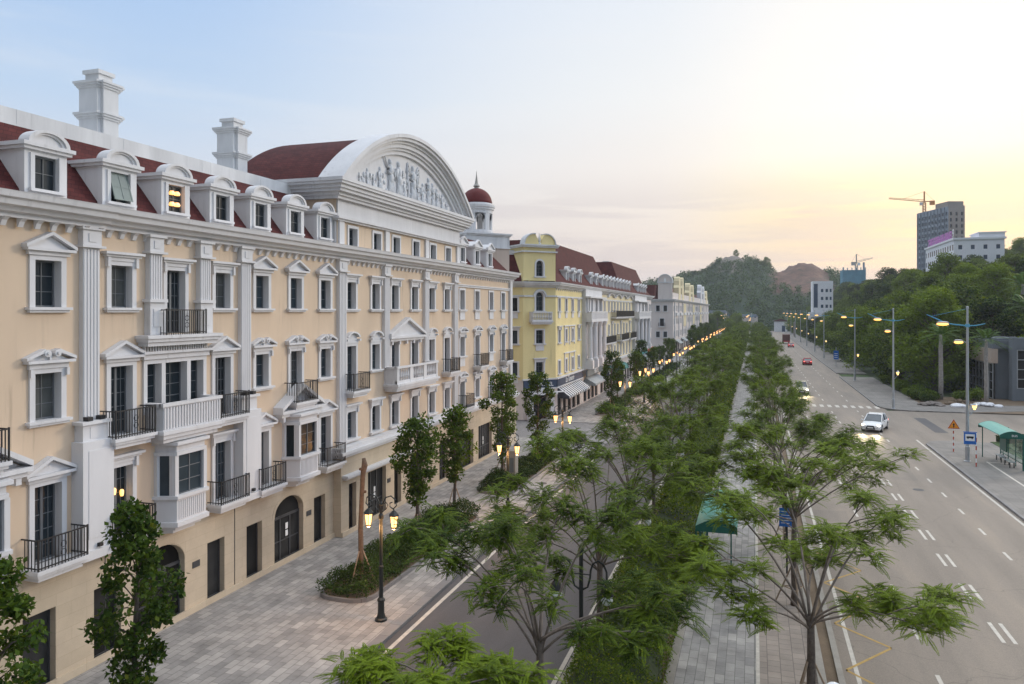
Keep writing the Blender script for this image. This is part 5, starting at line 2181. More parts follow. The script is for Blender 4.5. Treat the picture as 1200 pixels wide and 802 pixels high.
for (y0, y1, dn, sz) in ((5, 40, 620, .085), (40, 85, 190, .14), (85, 180, 46, .26), (180, 400, 14, .45)):
    n = int((y1 - y0) * 3 * dn)
    px = -4.15 + (rng.random(n) - .5) * 3.0
    py = y0 + rng.random(n) * (y1 - y0)
    e = np.clip((1.55 - np.abs(px + 4.15)) / .45, 0.1, 1) ** .5
    hh = (1.12 + .34 * np.sin(py * .9 + px * 1.4) + .24 * np.sin(py * 3.1 + px * 2)) * e
    pz = .04 + hh * rng.random(n) ** .3 * 1.12
    QV.append(leaves(np.stack([px + 4.1, py - 60, pz], 1), sz, .9, .55))
link('hedge_leaves', quadmesh('hedge_leaves', np.concatenate(QV), M['hedge']), t)
# clipped verge hedge by the shelter
t = thing('hedge', (27, 80, 0), 'low clipped hedge on the verge behind the bus shelter', 'hedge')
b = MB()
b.ext([(21.2, 79.6), (33, 83.6), (33.4, 82.4), (21.6, 78.4)], 'z', 0, .55)
b.ext([(21.6, 74.5), (33, 78), (33.4, 77), (22, 73.5)], 'z', 0, .5)
b.build('hedge_body', M['hedgecore'], t)
n = 5200
u = rng.random((n, 2))
px = 21.2 + 12.1 * u[:, 0]
sel = rng.random(n) < .5
py = np.where(sel, 78.3 + .333 * (px - 21.2), 73.5 + .30 * (px - 21.6)) + u[:, 1] * 1.4
V = leaves(np.stack([px - 27, py - 80, .08 + .56 * rng.random(n) ** .4], 1), .2, .9, .5)
link('hedge_leaves', quadmesh('hedge_leaves', V, M['bush']), t)


# ------------------------------------------------------------------ large roadside trees
def big_tree(seed, h, r, nclump, nleaf, sz, m, flat=1.0, z0=.3, trunk=.3, tip=0):
    rr = random.Random(seed)
    tr = MB()
    zf = h * z0
    tr.tube([(0, 0, -.6), (.1, .05, zf * .5), (-.05, .1, zf), (.1, 0, h * .75)], [trunk * 1.2, trunk, trunk * .8, trunk * .2], 8)
    pts = []
    for k in range(nclump):
        t = (k + .5) / nclump
        z = zf + (h - zf) * t
        env = r * math.sin(math.pi * (.22 + .72 * t)) ** .7
        a = k * 2.4 + rr.uniform(-.6, .6)
        rad = env * rr.uniform(.35, .95)
        c = (rad * math.cos(a), rad * math.sin(a), z - h * .06)
        tr.tube([(0, 0, max(zf * .8, z - h * .22)), (c[0] * .5, c[1] * .5, z - h * .10), c], [trunk * .35, trunk * .22, trunk * .07], 5)
        q = r * rr.uniform(.26, .42)
        pts.append(ballpts(int(nleaf / nclump * rr.uniform(.6, 1.4)), c, (q, q, q * .62 * flat), .45))
    V = leaves(np.concatenate(pts), sz, .65, .66)
    return (tr.mesh('trunk', M['trunk'], smooth=True), quadmesh('crown', V, m))


BIG = [big_tree(31, 14.5, 6.2, 46, 13000, .42, M['forest'], 1, .14), big_tree(32, 12.0, 5.0, 38, 10500, .38, M['forest'], 1, .12), big_tree(33, 11.0, 5.6, 36, 10000, .40, M['forest'], .8, .14)]
DARK = [big_tree(41, 11.0, 5.6, 30, 7000, .42, M['darkwood'], .55, .42, .25), big_tree(42, 9.5, 4.9, 26, 6000, .42, M['darkwood'], .6, .38, .22)]


def palm_tree(seed, h, nf=18, fl=2.9):
    rr = random.Random(seed)
    tr = MB()
    tr.tube([(0, 0, -.3), (.03, 0, h * .3), (0, .04, h * .8), (0, 0, h)], [.30, .27, .24, .15], 10)
    O, D, L = [], [], []
    for k in range(nf):
        a = k * 2.4
        t = k / nf
        el = R(75) * (1 - t) - R(15) * t
        O.append((0, 0, h - .1))
        D.append((math.cos(a) * math.cos(el), math.sin(a) * math.cos(el), math.sin(el)))
        L.append(fl * rr.uniform(.85, 1.1))
    V = fronds(np.array(O), np.array(D), np.array(L), 16, .62 * .75 / fl, .45, .13)
    return (tr.mesh('trunk', M['palmtrunk'], smooth=True), quadmesh('crown', V, M['palm']))


PALM = [palm_tree(51, 8.6, 20, 3.2), palm_tree(52, 7.4, 18, 3.0)]


def hz(x, y):
    return float(hill_right(np.array(x, float), np.array(y, float))) - .25 if x > 18 else -.1


def tre(nm, me, x, y, rot, sc, lab, grp=None):
    return put_tree(nm, me, (x, y, hz(x, y)), rot, sc, lab, 'tree', grp)


tre('palm_tree', PALM[0], 24.2, 115.5, 0, 1.05, 'royal palm with a pale bare trunk standing behind the second road lamp', None)
tre('palm_tree', PALM[0], 28.6, 111.5, 1, 1.0, 'royal palm in front of the glazed building, behind the tallest road lamp', None)
for k, (x, y, s, lb) in enumerate(((38, 128, 1.35, 'palm with spreading crown above the glazed building'), (44, 150, 1.4, 'palm crown rising from the wooded slope, above the second road lamp'), (52, 140, 1.5, 'palm crown on the slope near the right edge of the view'), (17.9, 372, 1.0, 'palm by the far right pavement, nearer of two before the white kiosk'), (18.4, 390, 1.0, 'palm by the far right pavement, farther of two before the white kiosk'))):
    tre('palm_tree', PALM[k % 2], x, y, k, s, lb, 'palms on the right')
big = [(26.0, 128, 0, 1.08), (30.5, 138, 0, 1.1), (24.0, 143, 1, 1.1), (27.5, 157, 0, 1.05), (23.8, 165, 2, 1.15), (25.5, 180, 1, 1.15), (23.6, 197, 2, 1.1), (25.5, 212, 1, 1.1), (23.8, 231, 2, 1.05), (26.5, 250, 1, 1.05), (24, 270, 2, 1.0), (26, 292, 1, 1.0), (23.5, 315, 2, .9), (25, 338, 1, .9), (24, 362, 2, .85), (24, 390, 1, .9), (24, 420, 2, .9), (34.5, 131, 1, 1.1), (40.5, 121, 0, 1.0), (47, 128, 1, 1.15), (21.2, 440, 1, .9)]
for k, (x, y, v, s) in enumerate(big):
    tre('broadleaf_tree', BIG[v], x, y, k * 1.7, s, 'bushy green tree beside the right pavement, %s counting away from the glazed building' % ('first' if k == 0 else ORD[k]), 'bushy trees along the right pavement')
hp = []
y = 121.0
row = 0
while y < 470:
    x = 35.0 + (row % 2) * 3.5 + max(0, (y - 150) * .004)
    while x < 106:
        if y > 140 or x > 44:
            hp.append((x + rt.uniform(-2.2, 2.2), y + rt.uniform(-3, 3)))
        x += 8.2 if y < 260 else 11.0
    y += 9.5 if y < 260 else 16
    row += 1
hp = hp[:290]
for k, (x, y) in enumerate(hp):
    me = DARK[k % 2] if rt.random() < .45 else BIG[1 + k % 2]
    tre('hillside_tree', me, x, y, rt.uniform(0, 6), rt.choice((.6, .75, .85, .95, 1.02)) * (.82 if x > 46 and y < 270 else 1), 'dark spreading tree packed among others on the wooded slope at the right', 'trees on the wooded slope')
lf = []
for k in range(70):
    x, y = rt.uniform(-75, -8), rt.uniform(386, 485)
    lf.append((x, y))
for k, (x, y) in enumerate(lf):
    put_tree('distant_tree', BIG[k % 3], (x, y, -.1), rt.uniform(0, 6), rt.uniform(.6, .95), 'small distant tree between the far end of the avenue and the rocky hill', 'tree', 'trees at the far end of the avenue')
for k in range(26):
    x, y = rt.uniform(16, 60), rt.uniform(474, 520)
    put_tree('distant_tree', BIG[k % 3], (x, y, max(-.1, hz(x, y))), rt.uniform(0, 6), rt.uniform(.6, .9), 'small distant tree between the far end of the avenue and the rocky hill', 'tree', 'trees at the far end of the avenue')
for k in range(14):
    x, y = rt.uniform(-5, 12), rt.uniform(505, 522)
    put_tree('distant_tree', BIG[k % 3], (x, y, -.1), rt.uniform(0, 6), rt.uniform(.5, .8), 'small distant tree between the far end of the avenue and the rocky hill', 'tree', 'trees at the far end of the avenue')
# the forest on the far hill reads as one mass
n = 4300
X = rng.uniform(-150, 150, n)
Y = rng.uniform(488, 690, n)
keep = ~((X > 12 + 5 * np.sin(Y)) & (X < 54) & (hill_far(X, Y) > 27 + 4 * np.sin(X * .7) - .25 * np.clip(X - 20, 0, 40))) & ~((X > -26) & (X < -7) & (hill_far(X, Y) > 50))
X, Y = X[keep], Y[keep]
Zh = hill_far(X, Y)
rad = rng.uniform(1.5, 3.0, len(X))
c = np.stack([X, Y, Zh + rad * .75], 1)
m_ = 34
v = norm_(rng.normal(size=(len(X), m_, 3)))
P = (c[:, None] + v * (rad[:, None, None] * np.array([1, 1, 1.15])) * rng.uniform(.6, 1, (len(X), m_, 1))).reshape(-1, 3)
V = leaves(P, 1.15, .7, .8)
o = link('forest', quadmesh('forest', V, M['hill']))
tag(o, 'dense dark green woodland covering the far rocky hill', 'woodland', None, 'stuff')
for k, (x, y, s) in enumerate(((-14, 632, .5), (-9, 634, .42), (6, 634, .85), (9, 637, .8), (36, 640, .3), (-30, 630, .5), (-33, 632, .45), (-46, 630, .55), (-50, 628, .5))):
    zz = float(hill_far(np.array(float(x)), np.array(float(y)))) - .3
    put_tree('ridge_tree', BIG[k % 3], (x, y, zz - 1), k, s * .8, 'lone tree standing up against the sky on the far ridge', 'tree', 'trees on the far ridge')

shm = quadmesh('foliage', leaves(np.concatenate([ballpts(420, (.6 * math.cos(k * 2.1), .6 * math.sin(k * 2.1), .55 + .12 * k), (.75, .75, .6), .2) for k in range(4)]), .24, .8, .5), M['forest'])
stm = MB()
for k in range(5):
    stm.tube([(0, 0, -.1), (.5 * math.cos(k * 1.3), .5 * math.sin(k * 1.3), .8)], [.03, .012], 4)
stm = stm.mesh('stem', M['trunk'])
for k, (x, y) in enumerate(((21.6, 111.5), (22.4, 113.2), (21.2, 114.4), (23.0, 115.0), (21.9, 117.2), (21.0, 119.5), (22.2, 122), (21.2, 126), (21.6, 131), (21.1, 137), (21.4, 144), (26.4, 114.5), (28.2, 115.6), (35.5, 114.0))):
    put_tree('shrub', (stm, shm), (x, y, -.03), k * 1.1, .8 + .35 * ((k * 7) % 5) / 4, 'low leafy green shrub growing at the foot of the roadside trees near the junction', 'shrub', 'shrubs under the roadside trees')


# ------------------------------------------------------------------ lamps
def scroll(c, r0, r1, a0, a1, n=12):
    return [(c[0] + (r0 + (r1 - r0) * k / n) * math.cos(a0 + (a1 - a0) * k / n), 0, c[1] + (r0 + (r1 - r0) * k / n) * math.sin(a0 + (a1 - a0) * k / n)) for k in range(n + 1)]


def twin_lantern():
    t = thing('street_lantern', (0, 0, 0), '-', 'street lamp', 'twin lanterns along the left pavement')
    b = MB()
    b.lathe([(.24, 0), (.24, .08), (.18, .12), (.13, .3), (.12, .72), (.15, .76), (.15, .82), (.085, .90), (.075, 2.0), (.095, 2.03), (.095, 2.10), (.065, 2.15), (.058, 3.9), (.10, 3.95), (.10, 4.08), (.055, 4.15), (.05, 4.45), (.08, 4.5), (.03, 4.62), (.0, 4.75)], (0, 0), 12)
    b.build('post', M['post'], t, local=True, smooth=False)
    for sg in (-1, 1):
        b = MB()
        pts = [(.04, 0, 4.05), (.06, 0, 4.5), (.2, 0, 4.78), (.42, 0, 4.86), (.62, 0, 4.72), (.66, 0, 4.50), (.52, 0, 4.36), (.38, 0, 4.44), (.38, 0, 4.58), (.48, 0, 4.62)]
        b.tube([(sg * x, y, z) for x, y, z in pts], .026, 6)
        pts = [(.05, 0, 4.2), (.22, 0, 4.34), (.3, 0, 4.5), (.2, 0, 4.6), (.12, 0, 4.52)]
        b.tube([(sg * x, y, z) for x, y, z in pts], .018, 5)
        b.tube([(sg * .55, 0, 4.36), (sg * .55, 0, 4.22)], .022, 5)
        b.build('arm', M['post'], t, local=True)
        b = MB()
        b.lathe([(.05, 4.30), (.10, 4.25), (.21, 4.14), (.21, 4.10), (.15, 4.10)], (sg * .55, 0), 6)
        b.lathe([(.03, 3.56), (.09, 3.60), (.11, 3.64), (.11, 3.67)], (sg * .55, 0), 6)
        for k in range(6):
            a = 2 * math.pi * k / 6
            b.tube([(sg * .55 + .172 * math.cos(a), .172 * math.sin(a), 4.10), (sg * .55 + .112 * math.cos(a), .112 * math.sin(a), 3.66)], .010, 4)
        ln = b.build('lantern', M['post'], t, local=True)
        b = MB()
        b.lathe([(.16, 4.10), (.102, 3.67)], (sg * .55, 0), 6)
        b.build('lantern_glass', M['lampglow'], ln, local=True)
    return t


LT = twin_lantern()
ly = [26.2, 42.0, 55.2, 84.0, 99.3, 104.5, 121, 125, 143, 149, 166.5, 171, 178, 207, 222.5, 228, 245, 266, 272, 288, 294, 310, 316, 332, 345, 360]


def plight(loc, e, col, r, par):
    l = bpy.data.lights.new('lamp_light', 'POINT')
    l.energy = e
    l.color = col
    l.shadow_soft_size = r
    o = bpy.data.objects.new('lamp_light', l)
    C.objects.link(o)
    o.parent = par
    o.location = loc
    return o


for k, y in enumerate(ly):
    o = LT if k == 0 else dup(LT)
    o.location = (-13.8, y, 0)
    o['label'] = 'black post with two lit hanging lanterns, %s from the camera along the left kerb' % ORD[k]
for k, o in enumerate([q for q in C.objects if q.name.startswith('street_lantern')]):
    if k < 6:
        for sg in (-1, 1):
            plight((sg * .55, 0, 3.50), 150, (1, .50, .18), .12, o)


def hoop_lamp():
    t = thing('median_lamp', (0, 0, 0), '-', 'street lamp', 'unlit hooped lamps in the hedge strip')
    b = MB()
    b.lathe([(.22, 0), (.22, .1), (.12, .2), (.11, .9), (.16, .95), (.16, 1.05), (.075, 1.15), (.07, 4.1), (.11, 4.15), (.09, 4.25), (.02, 4.35)], (0, 0), 12)
    b.build('post', M['post'], t, local=True)
    for sg in (-1, 1):
        b = MB()
        b.tube([(sg * x, 0, z) for x, z in ((.06, 2.9), (.22, 3.0), (.30, 3.3), (.32, 3.55), (.40, 3.78), (.57, 3.88), (.74, 3.78), (.84, 3.55), (.85, 3.2))], .034, 6)
        b.tube([(sg * .05, 0, 3.4), (sg * .3, 0, 3.4)], .02, 5)
        b.build('arm', M['post'], t, local=True)
        b = MB()
        b.lathe([(.05, 3.25), (.09, 3.18), (.07, 3.1), (.16, 3.0), (.22, 2.86), (.24, 2.80), (.18, 2.78)], (sg * .85, 0), 14)
        sh = b.build('lamp_shade', M['iron'], t, local=True)
        b = MB()
        b.sphere((sg * .85, 0, 2.66), .20, 14, 8)
        b.build('globe', M['globe'], sh, local=True, smooth=True)
    return t


HL = hoop_lamp()
for k, (x, y, lb) in enumerate(((-5.4, 24.1, 'dark hooped lamp with white globes half hidden at the near end of the hedge'), (-5.4, 33.6, 'dark hooped median lamp in the hedge behind the nearest hooped lamp'), (-5.4, 50, 'dark hooped median lamp deep among the left row of feathery trees'))):
    o = HL if k == 0 else dup(HL)
    o.location = (x, y, 0)
    o['label'] = lb
t = thing('globe_lamp', (1.82, 19.5, -.33), 'single white lamp globe just showing at the bottom edge of the view', 'street lamp')
b = MB()
b.lathe([(.14, 0), (.14, .08), (.06, .2), (.05, 2.9), (.10, 2.95), (.10, 3.0)], (0, 0), 12)
b.build('post', M['post'], t, local=True)
b = MB()
b.sphere((0, 0, 3.2), .23, 18, 10)
b.build('globe', M['globe'], t, local=True, smooth=True)


def road_lamp():
    t = thing('road_lamp', (0, 0, 0), '-', 'street lamp', 'tall road lamps with pale blue arms')
    b = MB()
    b.lathe([(.26, 0), (.26, .06), (.17, .10), (.165, 1.2), (.13, 1.25), (.10, 9.0), (.075, 12.2), (.10, 12.22), (.10, 12.38), (.03, 12.42)], (0, 0), 10)
    b.build('pole', M['steel'], t, local=True)
    b = MB()
    b.lathe([(.16, 10.75), (.16, 11.0)], (0, 0), 8)
    b.tube([(0, 0, 10.85), (-.9, 0, 10.95), (-1.5, 0, 11.05), (-2.1, 0, 11.35), (-2.9, 0, 11.75)], [.06, .055, .05, .06, .03], 6)
    b.tube([(0, 0, 10.85), (.6, 0, 10.88), (1.25, 0, 11.02)], [.06, .05, .035], 6)
    b.tube([(-.1, 0, 12.2), (-2.6, 0, 11.6)], .012, 4)
    b.build('arm', M['cyan'], t, local=True)
    b = MB()
    b.sphere((-1.75, 0, 11.12), .24, 8, 5, (1.9, .8, .42))
    h = b.build('luminaire', M['steel'], t, local=True)
    b = MB()
    b.sphere((-1.75, 0, 10.98), .27, 8, 5, (1.7, .85, .5))
    b.build('lamp_glass', M['lampglow2'], h, local=True)
    b = MB()
    b.tube([(0, 0, 9.5), (-.35, 0, 9.62)], .035, 5)
    b.sphere((-.62, 0, 9.66), .2, 8, 5, (1.7, .8, .5))
    h = b.build('luminaire', M['steel'], t, local=True)
    b = MB()
    b.sphere((-.62, 0, 9.52), .23, 8, 5, (1.5, .85, .55))
    b.build('lamp_glass', M['lampglow2'], h, local=True)
    b = MB()
    b.tube([(0, 0, 3.6), (.25, 0, 3.8), (.45, 0, 4.15)], .03, 5)
    b.lathe([(.05, 4.12), (.18, 4.5), (.2, 4.52), (.05, 4.7)], (.5, 0), 8)
    h = b.build('path_light', M['steel'], t, local=True)
    b = MB()
    b.lathe([(.07, 4.16), (.19, 4.49)], (.5, 0), 8)
    b.build('lamp_glass', M['lampglow3'], h, local=True)
    return t


RL = road_lamp()
rly = [(16.2, 68.3), (16.3, 102.6), (16.6, 142.4), (16.9, 207), (17.0, 239), (17.1, 276), (17.2, 315), (17.3, 356), (17.4, 400), (17.4, 445)]
for k, (x, y) in enumerate(rly):
    o = RL if k == 0 else dup(RL)
    o.location = (x, y, -.01)
    o['label'] = 'tall grey road lamp with pale blue arms, %s from the camera on the right pavement' % ORD[k]
for k, (x, y) in enumerate(((-1.2, 300), (-1.2, 340), (-1.2, 385), (-1.3, 430), (-14.2, 392), (-14.4, 430), (-14.6, 468), (-30, 420), (-38, 455), (-22, 470))):
    o = dup(RL)
    o.location = (x, y, -.01)
    o.scale = (.9, .9, .9)
    o['group'] = 'distant lamps at the far end of the avenue'
    o['label'] = 'tiny distant lit road lamp showing above the far avenue trees'


# ------------------------------------------------------------------ signs and shelters
def striped_post(b, b2_, h, x=0.0):
    n = 8
    for k in range(n):
        (b if k % 2 else b2_).lathe([(.045, h * k / n), (.045, h * (k + 1) / n)], (x, 0), 8)


t = thing('warning_sign', (16.2, 72.7, 0), 'orange triangular warning sign on a red and white banded post', 'road sign')
b, b2_ = MB(), MB()
striped_post(b, b2_, 2.05)
p = b.build('post', M['letter'], t, local=True)
b2_.build('post_bands', M['redp'], p, local=True)
b = MB()
b.ext([(-.46, 1.98), (.46, 1.98), (0, 2.78)], 'y', -.10, -.07)
p = b.build('sign_board', M['redp'], t, local=True)
b = MB()
b.ext([(-.37, 2.035), (.37, 2.035), (0, 2.68)], 'y', -.104, -.1005)
q = b.build('sign_face', M['orange'], p, local=True)
b = MB()
b.ext([(-.045, 2.10), (.045, 2.10), (.045, 2.30), (.10, 2.30), (0, 2.46), (-.10, 2.30), (-.045, 2.30)], 'y', -.108, -.1045)
b.build('pictogram', M['blackm'], q, local=True)
t = thing('bus_stop_sign', (16.3, 66.2, 0), 'blue bus stop sign with white pictogram panel on a black and white banded post', 'road sign')
b, b2_ = MB(), MB()
striped_post(b, b2_, 2.55)
p = b.build('post', M['letter'], t, local=True)
b2_.build('post_bands', M['redp'], p, local=True)
b = MB()
b.box(-.86, -.02, -.10, -.07, 1.72, 2.62)
b.tube([(-.9, -.05, 2.66), (.05, -.05, 2.66)], .03, 5)
p = b.build('sign_board', M['bluesign'], t, local=True)
b = MB()
b.box(-.76, -.12, -.104, -.1005, 1.98, 2.50)
q = b.build('sign_face', M['letter'], p, local=True)
b = MB()
b.box(-.68, -.20, -.108, -.1045, 2.19, 2.33)
b.box(-.62, -.54, -.108, -.1045, 2.13, 2.19)
b.box(-.34, -.26, -.108, -.1045, 2.13, 2.19)
b.build('pictogram', M['blackm'], q, local=True)
t = thing('road_sign', (16.8, 176, 0), 'tall blue rectangular road sign on a post at the far side of the right pavement', 'road sign')
b = MB()
b.lathe([(.07, 0), (.07, 4.2)], (0, 0), 8)
b.build('post', M['steel'], t, local=True)
b = MB()
b.box(-.5, .5, -.12, -.08, 1.6, 3.5)
p = b.build('sign_board', M['bluesign'], t, local=True)
b = MB()
for z in (2.0, 2.4, 2.8):
    b.box(-.36, .3, -.125, -.1205, z, z + .10)
b.build('sign_lines', M['letter'], p, local=True)
t = thing('road_sign', (1.42, 36.6, 0), 'bright blue information sign on a dark post among the median trees', 'road sign')
b = MB()
b.lathe([(.04, 0), (.04, 3.1)], (0, 0), 8)
b.build('post', M['post'], t, local=True)
b = MB()
b.box(-.34, .34, -.08, -.05, 2.15, 3.0)
p = b.build('sign_board', M['bluesign'], t, local=True)
b = MB()
for x0, x1, z in ((-.24, .20, 2.82), (-.26, .24, 2.66), (-.26, .22, 2.54), (-.26, .25, 2.42), (-.26, .10, 2.30)):
    b.box(x0, x1, -.083, -.0805, z, z + .025)
b.build('sign_lines', M['letter'], p, local=True)


def shelter():
    t = thing('bus_shelter', (0, 0, 0), '-', 'bus shelter')
    # front faces -x, runs along y
    L = 2.7
    b = MB()
    pr = [(-.85 + 1.75 * k / 9, 2.45 + .45 * math.sin(math.pi * (.12 + .80 * k / 9))) for k in range(10)]
    for (x0, z0), (x1, z1) in zip(pr[:-1], pr[1:]):
        b.ext([(x0, z0), (x1, z1), (x1, z1 + .05), (x0, z0 + .05)], 'y', -L - .2, L + .2)
    b.build('roof', M['shelter'], t, local=True)
    b = MB()
    for y in (-L - .22, L + .20):
        b = MB()
        b.ext([(x, z + .06) for x, z in pr] + [(pr[-1][0], 2.40), (pr[0][0], 2.40)], 'y', y, y + .02)
        g = b.build('roof_end_panel', M['shelterd'], t, local=True)
    text('lettering', 'BUS', M['letter'], g, Fr((wloc(t).x, wloc(t).y), (-1, 0), (0, -1)), -.1, L + .23, 2.62, .22)
    b = MB()
    for y in (-L, L):
        for x in (.68, .86):
            b.box(x, x + .06, y - .04, y + .04, 0, 2.6)
    b.box(-.62, -.56, L - .04, L + .04, 0, 2.75)
    b.box(.68, .92, -L - .1, -L + .0, 0, 2.55)
    for y in (-.9, .9):
        b.box(.72, .78, y - .03, y + .03, 0, 2.75)
    for z in (.45, 1.15, 2.3):
        b.box(.73, .77, -L, L, z, z + .05)
    b.build('frame', M['shelterd'], t, local=True)
    m, nt, bs = M.get('clear') or newmat('clear_shelter_glass'), None, None
    if isinstance(m, tuple):
        m, nt, bs = m
        bs.inputs['Base Color'].default_value = (.75, .85, .8, 1)
        bs.inputs['Roughness'].default_value = .05
        bs.inputs['Transmission Weight'].default_value = .92
        bs.inputs['IOR'].default_value = 1.12
        M['clear'] = m
    b = MB()
    b.box(.745, .755, -L + .05, L - .05, .5, 2.3)
    b.build('glass_panel', M['clear'], t, local=True)
    b = MB()
    b.box(.62, .70, .95, L - .1, .75, 2.2)
    b.build('poster_case', M['shelterd'], t, local=True)
    for y0, y1 in ((-1.9, -.3), (.2, 1.8)):
        b = MB()
        for q in range(3):
            b.box(.05 + .16 * q, .18 + .16 * q, y0, y1, .43, .47)
        s = b.build('bench', M['steel'], t, local=True)
        b = MB()
        for y in (y0 + .2, y1 - .2):
            b.box(.1, .16, y - .03, y + .03, 0, .43)
            b.box(.38, .44, y - .03, y + .03, 0, .43)
        b.build('leg', M['post'], s, local=True)
    return t


SH = shelter()
o = dup_at(SH, (-1.55, 36.6, 0), math.pi, 'teal-roofed bus shelter on the median walk, half hidden behind feathery leaves')
SH.location = (18.5, 68.2, 0)
SH['label'] = 'green bus shelter with curved roof and benches beside the right pavement'

# rubble, sheets, bollard-like stump by the junction
for k, (x, y, s, m, lb, nm) in enumerate(((25.5, 110.0, 1.9, 'dirt', 'brown heap of earth beside the white sheets at the junction', 'earth_heap'), (21.5, 107.5, 1.4, 'rock', 'low grey rubble heap at the foot of the second road lamp verge', 'rubble_heap'), (27.8, 108.8, 1.5, 'tarp', 'crumpled white plastic sheet lying on the verge', 'plastic_sheet'), (24.4, 107.2, .8, 'tarp', 'small crumpled white sheet beside the brown earth heap', 'plastic_sheet'))):
    b = MB()
    rr = random.Random(60 + k)
    for q in range(26):
        a, d = rr.uniform(0, 6.28), rr.uniform(0, 1) ** .6 * s
        b.sphere((x + d * math.cos(a), y + d * .8 * math.sin(a), .05 + .38 * (1 - d / s) * s * (.6 if m == 'tarp' else .8)), rr.uniform(.16, .42), 7, 5, (1.2, 1, .6))
    t = thing(nm, (x, y, 0), lb, 'rubble' if m != 'tarp' else 'sheet')
    b.build('heap' if m != 'tarp' else 'sheet', M[m], t)


# ------------------------------------------------------------------ vehicles
def car(label, loc, rot, paint, L=4.7, W=1.88, Hh=1.68, lights='front', suv=True, body_h=.98):
    t = thing('car', loc, label, 'car', None, rot)
    w = W / 2
    b = MB()
    zl = .24

    def sec(x, zt, ww, zb):
        return [(x, -ww * .90, zb), (x, -ww, zb + .16), (x, -ww, zt - .20), (x, -ww * .93, zt - .05), (x, -ww * .80, zt), (x, 0, zt + .025), (x, ww * .80, zt), (x, ww * .93, zt - .05), (x, ww, zt - .20), (x, ww, zb + .16), (x, ww * .90, zb)]
    h = L / 2
    b.rings([sec(h, .66, w * .78, .32), sec(h - .14, .76, w * .90, .26), sec(h - .45, .86, w * .98, zl), sec(h - 1.25, body_h, w, zl), sec(0, body_h + .04, w, zl), sec(-h + 1.0, body_h + .05, w, zl), sec(-h + .25, body_h + .02, w * .97, zl + .02), sec(-h + .03, body_h - .12, w * .90, .34)])
    bd = b.build('body', M[paint], t, local=True, smooth=True)
    bd.data.set_sharp_from_angle(angle=R(38))
    b = MB()
    x0, x1, x2, x3 = h - 1.20, h - 2.25, -h + 1.25, -h + .30
    zb, zt = body_h + .0, Hh - .05
    b.rings([[(x0, -w * .88, zb), (x0, w * .88, zb), (x0 - .02, w * .88, zb + .02), (x0 - .02, -w * .88, zb + .02)], [(x1, -w * .90, zb), (x1, w * .90, zb), (x1, w * .70, zt), (x1, -w * .70, zt)], [(x2, -w * .90, zb), (x2, w * .90, zb), (x2, w * .70, zt - .02), (x2, -w * .70, zt - .02)], [(x3, -w * .86, zb), (x3, w * .86, zb), (x3 + .10, w * .80, zb + .05), (x3 + .10, -w * .80, zb + .05)]])
    b.build('windows', M['carglass'], t, local=True)
    b = MB()
    b.rings([[(x1 + .12, -w * .66, zt - .045), (x1 + .12, w * .66, zt - .045), (x1 + .1, w * .6, zt), (x1 + .1, -w * .6, zt)], [(x1 - .1, -w * .725, zt - .06), (x1 - .1, w * .725, zt - .06), (x1 - .1, w * .64, zt + .045), (x1 - .1, -w * .64, zt + .045)], [(x2 + .1, -w * .725, zt - .08), (x2 + .1, w * .725, zt - .08), (x2 + .1, w * .64, zt + .03), (x2 + .1, -w * .64, zt + .03)], [(x2 - .18, -w * .70, zt - .13), (x2 - .18, w * .70, zt - .13), (x2 - .18, w * .62, zt - .02), (x2 - .18, -w * .62, zt - .02)]])
    for sg in (-1, 1):
        b.tube([(x0 - .02, sg * w * .885, zb), (x1, sg * w * .715, zt - .01)], .045, 5)
        b.tube([(x3 + .04, sg * w * .86, zb), (x2, sg * w * .715, zt - .02)], .075, 5)
        for xm in (0.05, -.95):
            b.tube([(xm, sg * w * .908, zb), (xm - .05, sg * w * .712, zt)], .035, 4)
    b.build('roof', M[paint], t, local=True)
    for sx in (h - .92, -h + .92):
        for sg in (-1, 1):
            b = MB()
            r = .35
            if sg < 2:
                ba = MB()
                ba.rings([[(sx + .43 * math.cos(math.pi * k / 12), yy, .36 + .43 * math.sin(math.pi * k / 12)) for k in range(13)] + [(sx - .43, yy, .26), (sx + .43, yy, .26)] for yy in (sg * (w - .25), sg * (w + .006))])
                ba.build('wheel_arch', M['blackm'], t, local=True)
            ring = lambda yy, rr_: [(sx + rr_ * math.cos(2 * math.pi * k / 16), yy, .35 + rr_ * math.sin(2 * math.pi * k / 16)) for k in range(16)]
            b.rings([ring(sg * (w - .22), r), ring(sg * (w + .01), r), ring(sg * (w + .025), r * .88)])
            ty = b.build('wheel', M['tyre'], t, local=True)
            b = MB()
            b.rings([ring(sg * (w + .026), r * .66), ring(sg * (w + .04), r * .60)])
            b.build('rim', M['rim'], ty, local=True)
    for sg in (-1, 1):
        b = MB()
        b.sphere((h - .20, sg * w * .72, .72), .17, 8, 5, (.7, 1.1, .55))
        b.build('headlight', M['headlight' if lights == 'front' else 'globe'], t, local=True)
        b = MB()
        b.box(-h + .0, -h + .14, sg * w * .76 - .16, sg * w * .76 + .16, .74, .92)
        b.build('tail_light', M['taillight'], t, local=True)
        b = MB()
        b.sphere((x0 - .15, sg * (w + .10), zb + .08), .12, 7, 5, (.6, 1, .75))
        b.build('mirror', M[paint], t, local=True)
    b = MB()
    b.ext([(-.30, .70), (.30, .70), (.46, .34), (-.46, .34)], 'x', h - .05, h + .012)
    g = b.build('grille', M['blackm'], t, local=True)
    b = MB()
    b.box(h + .013, h + .025, -.26, .26, .44, .56)
    b.build('number_plate', M['plate'], g, local=True)
    b = MB()
    b.box(-h + .0, -h + .03, -.26, .26, .62, .76)
    b.build('number_plate', M['plate'], t, local=True)
    return t


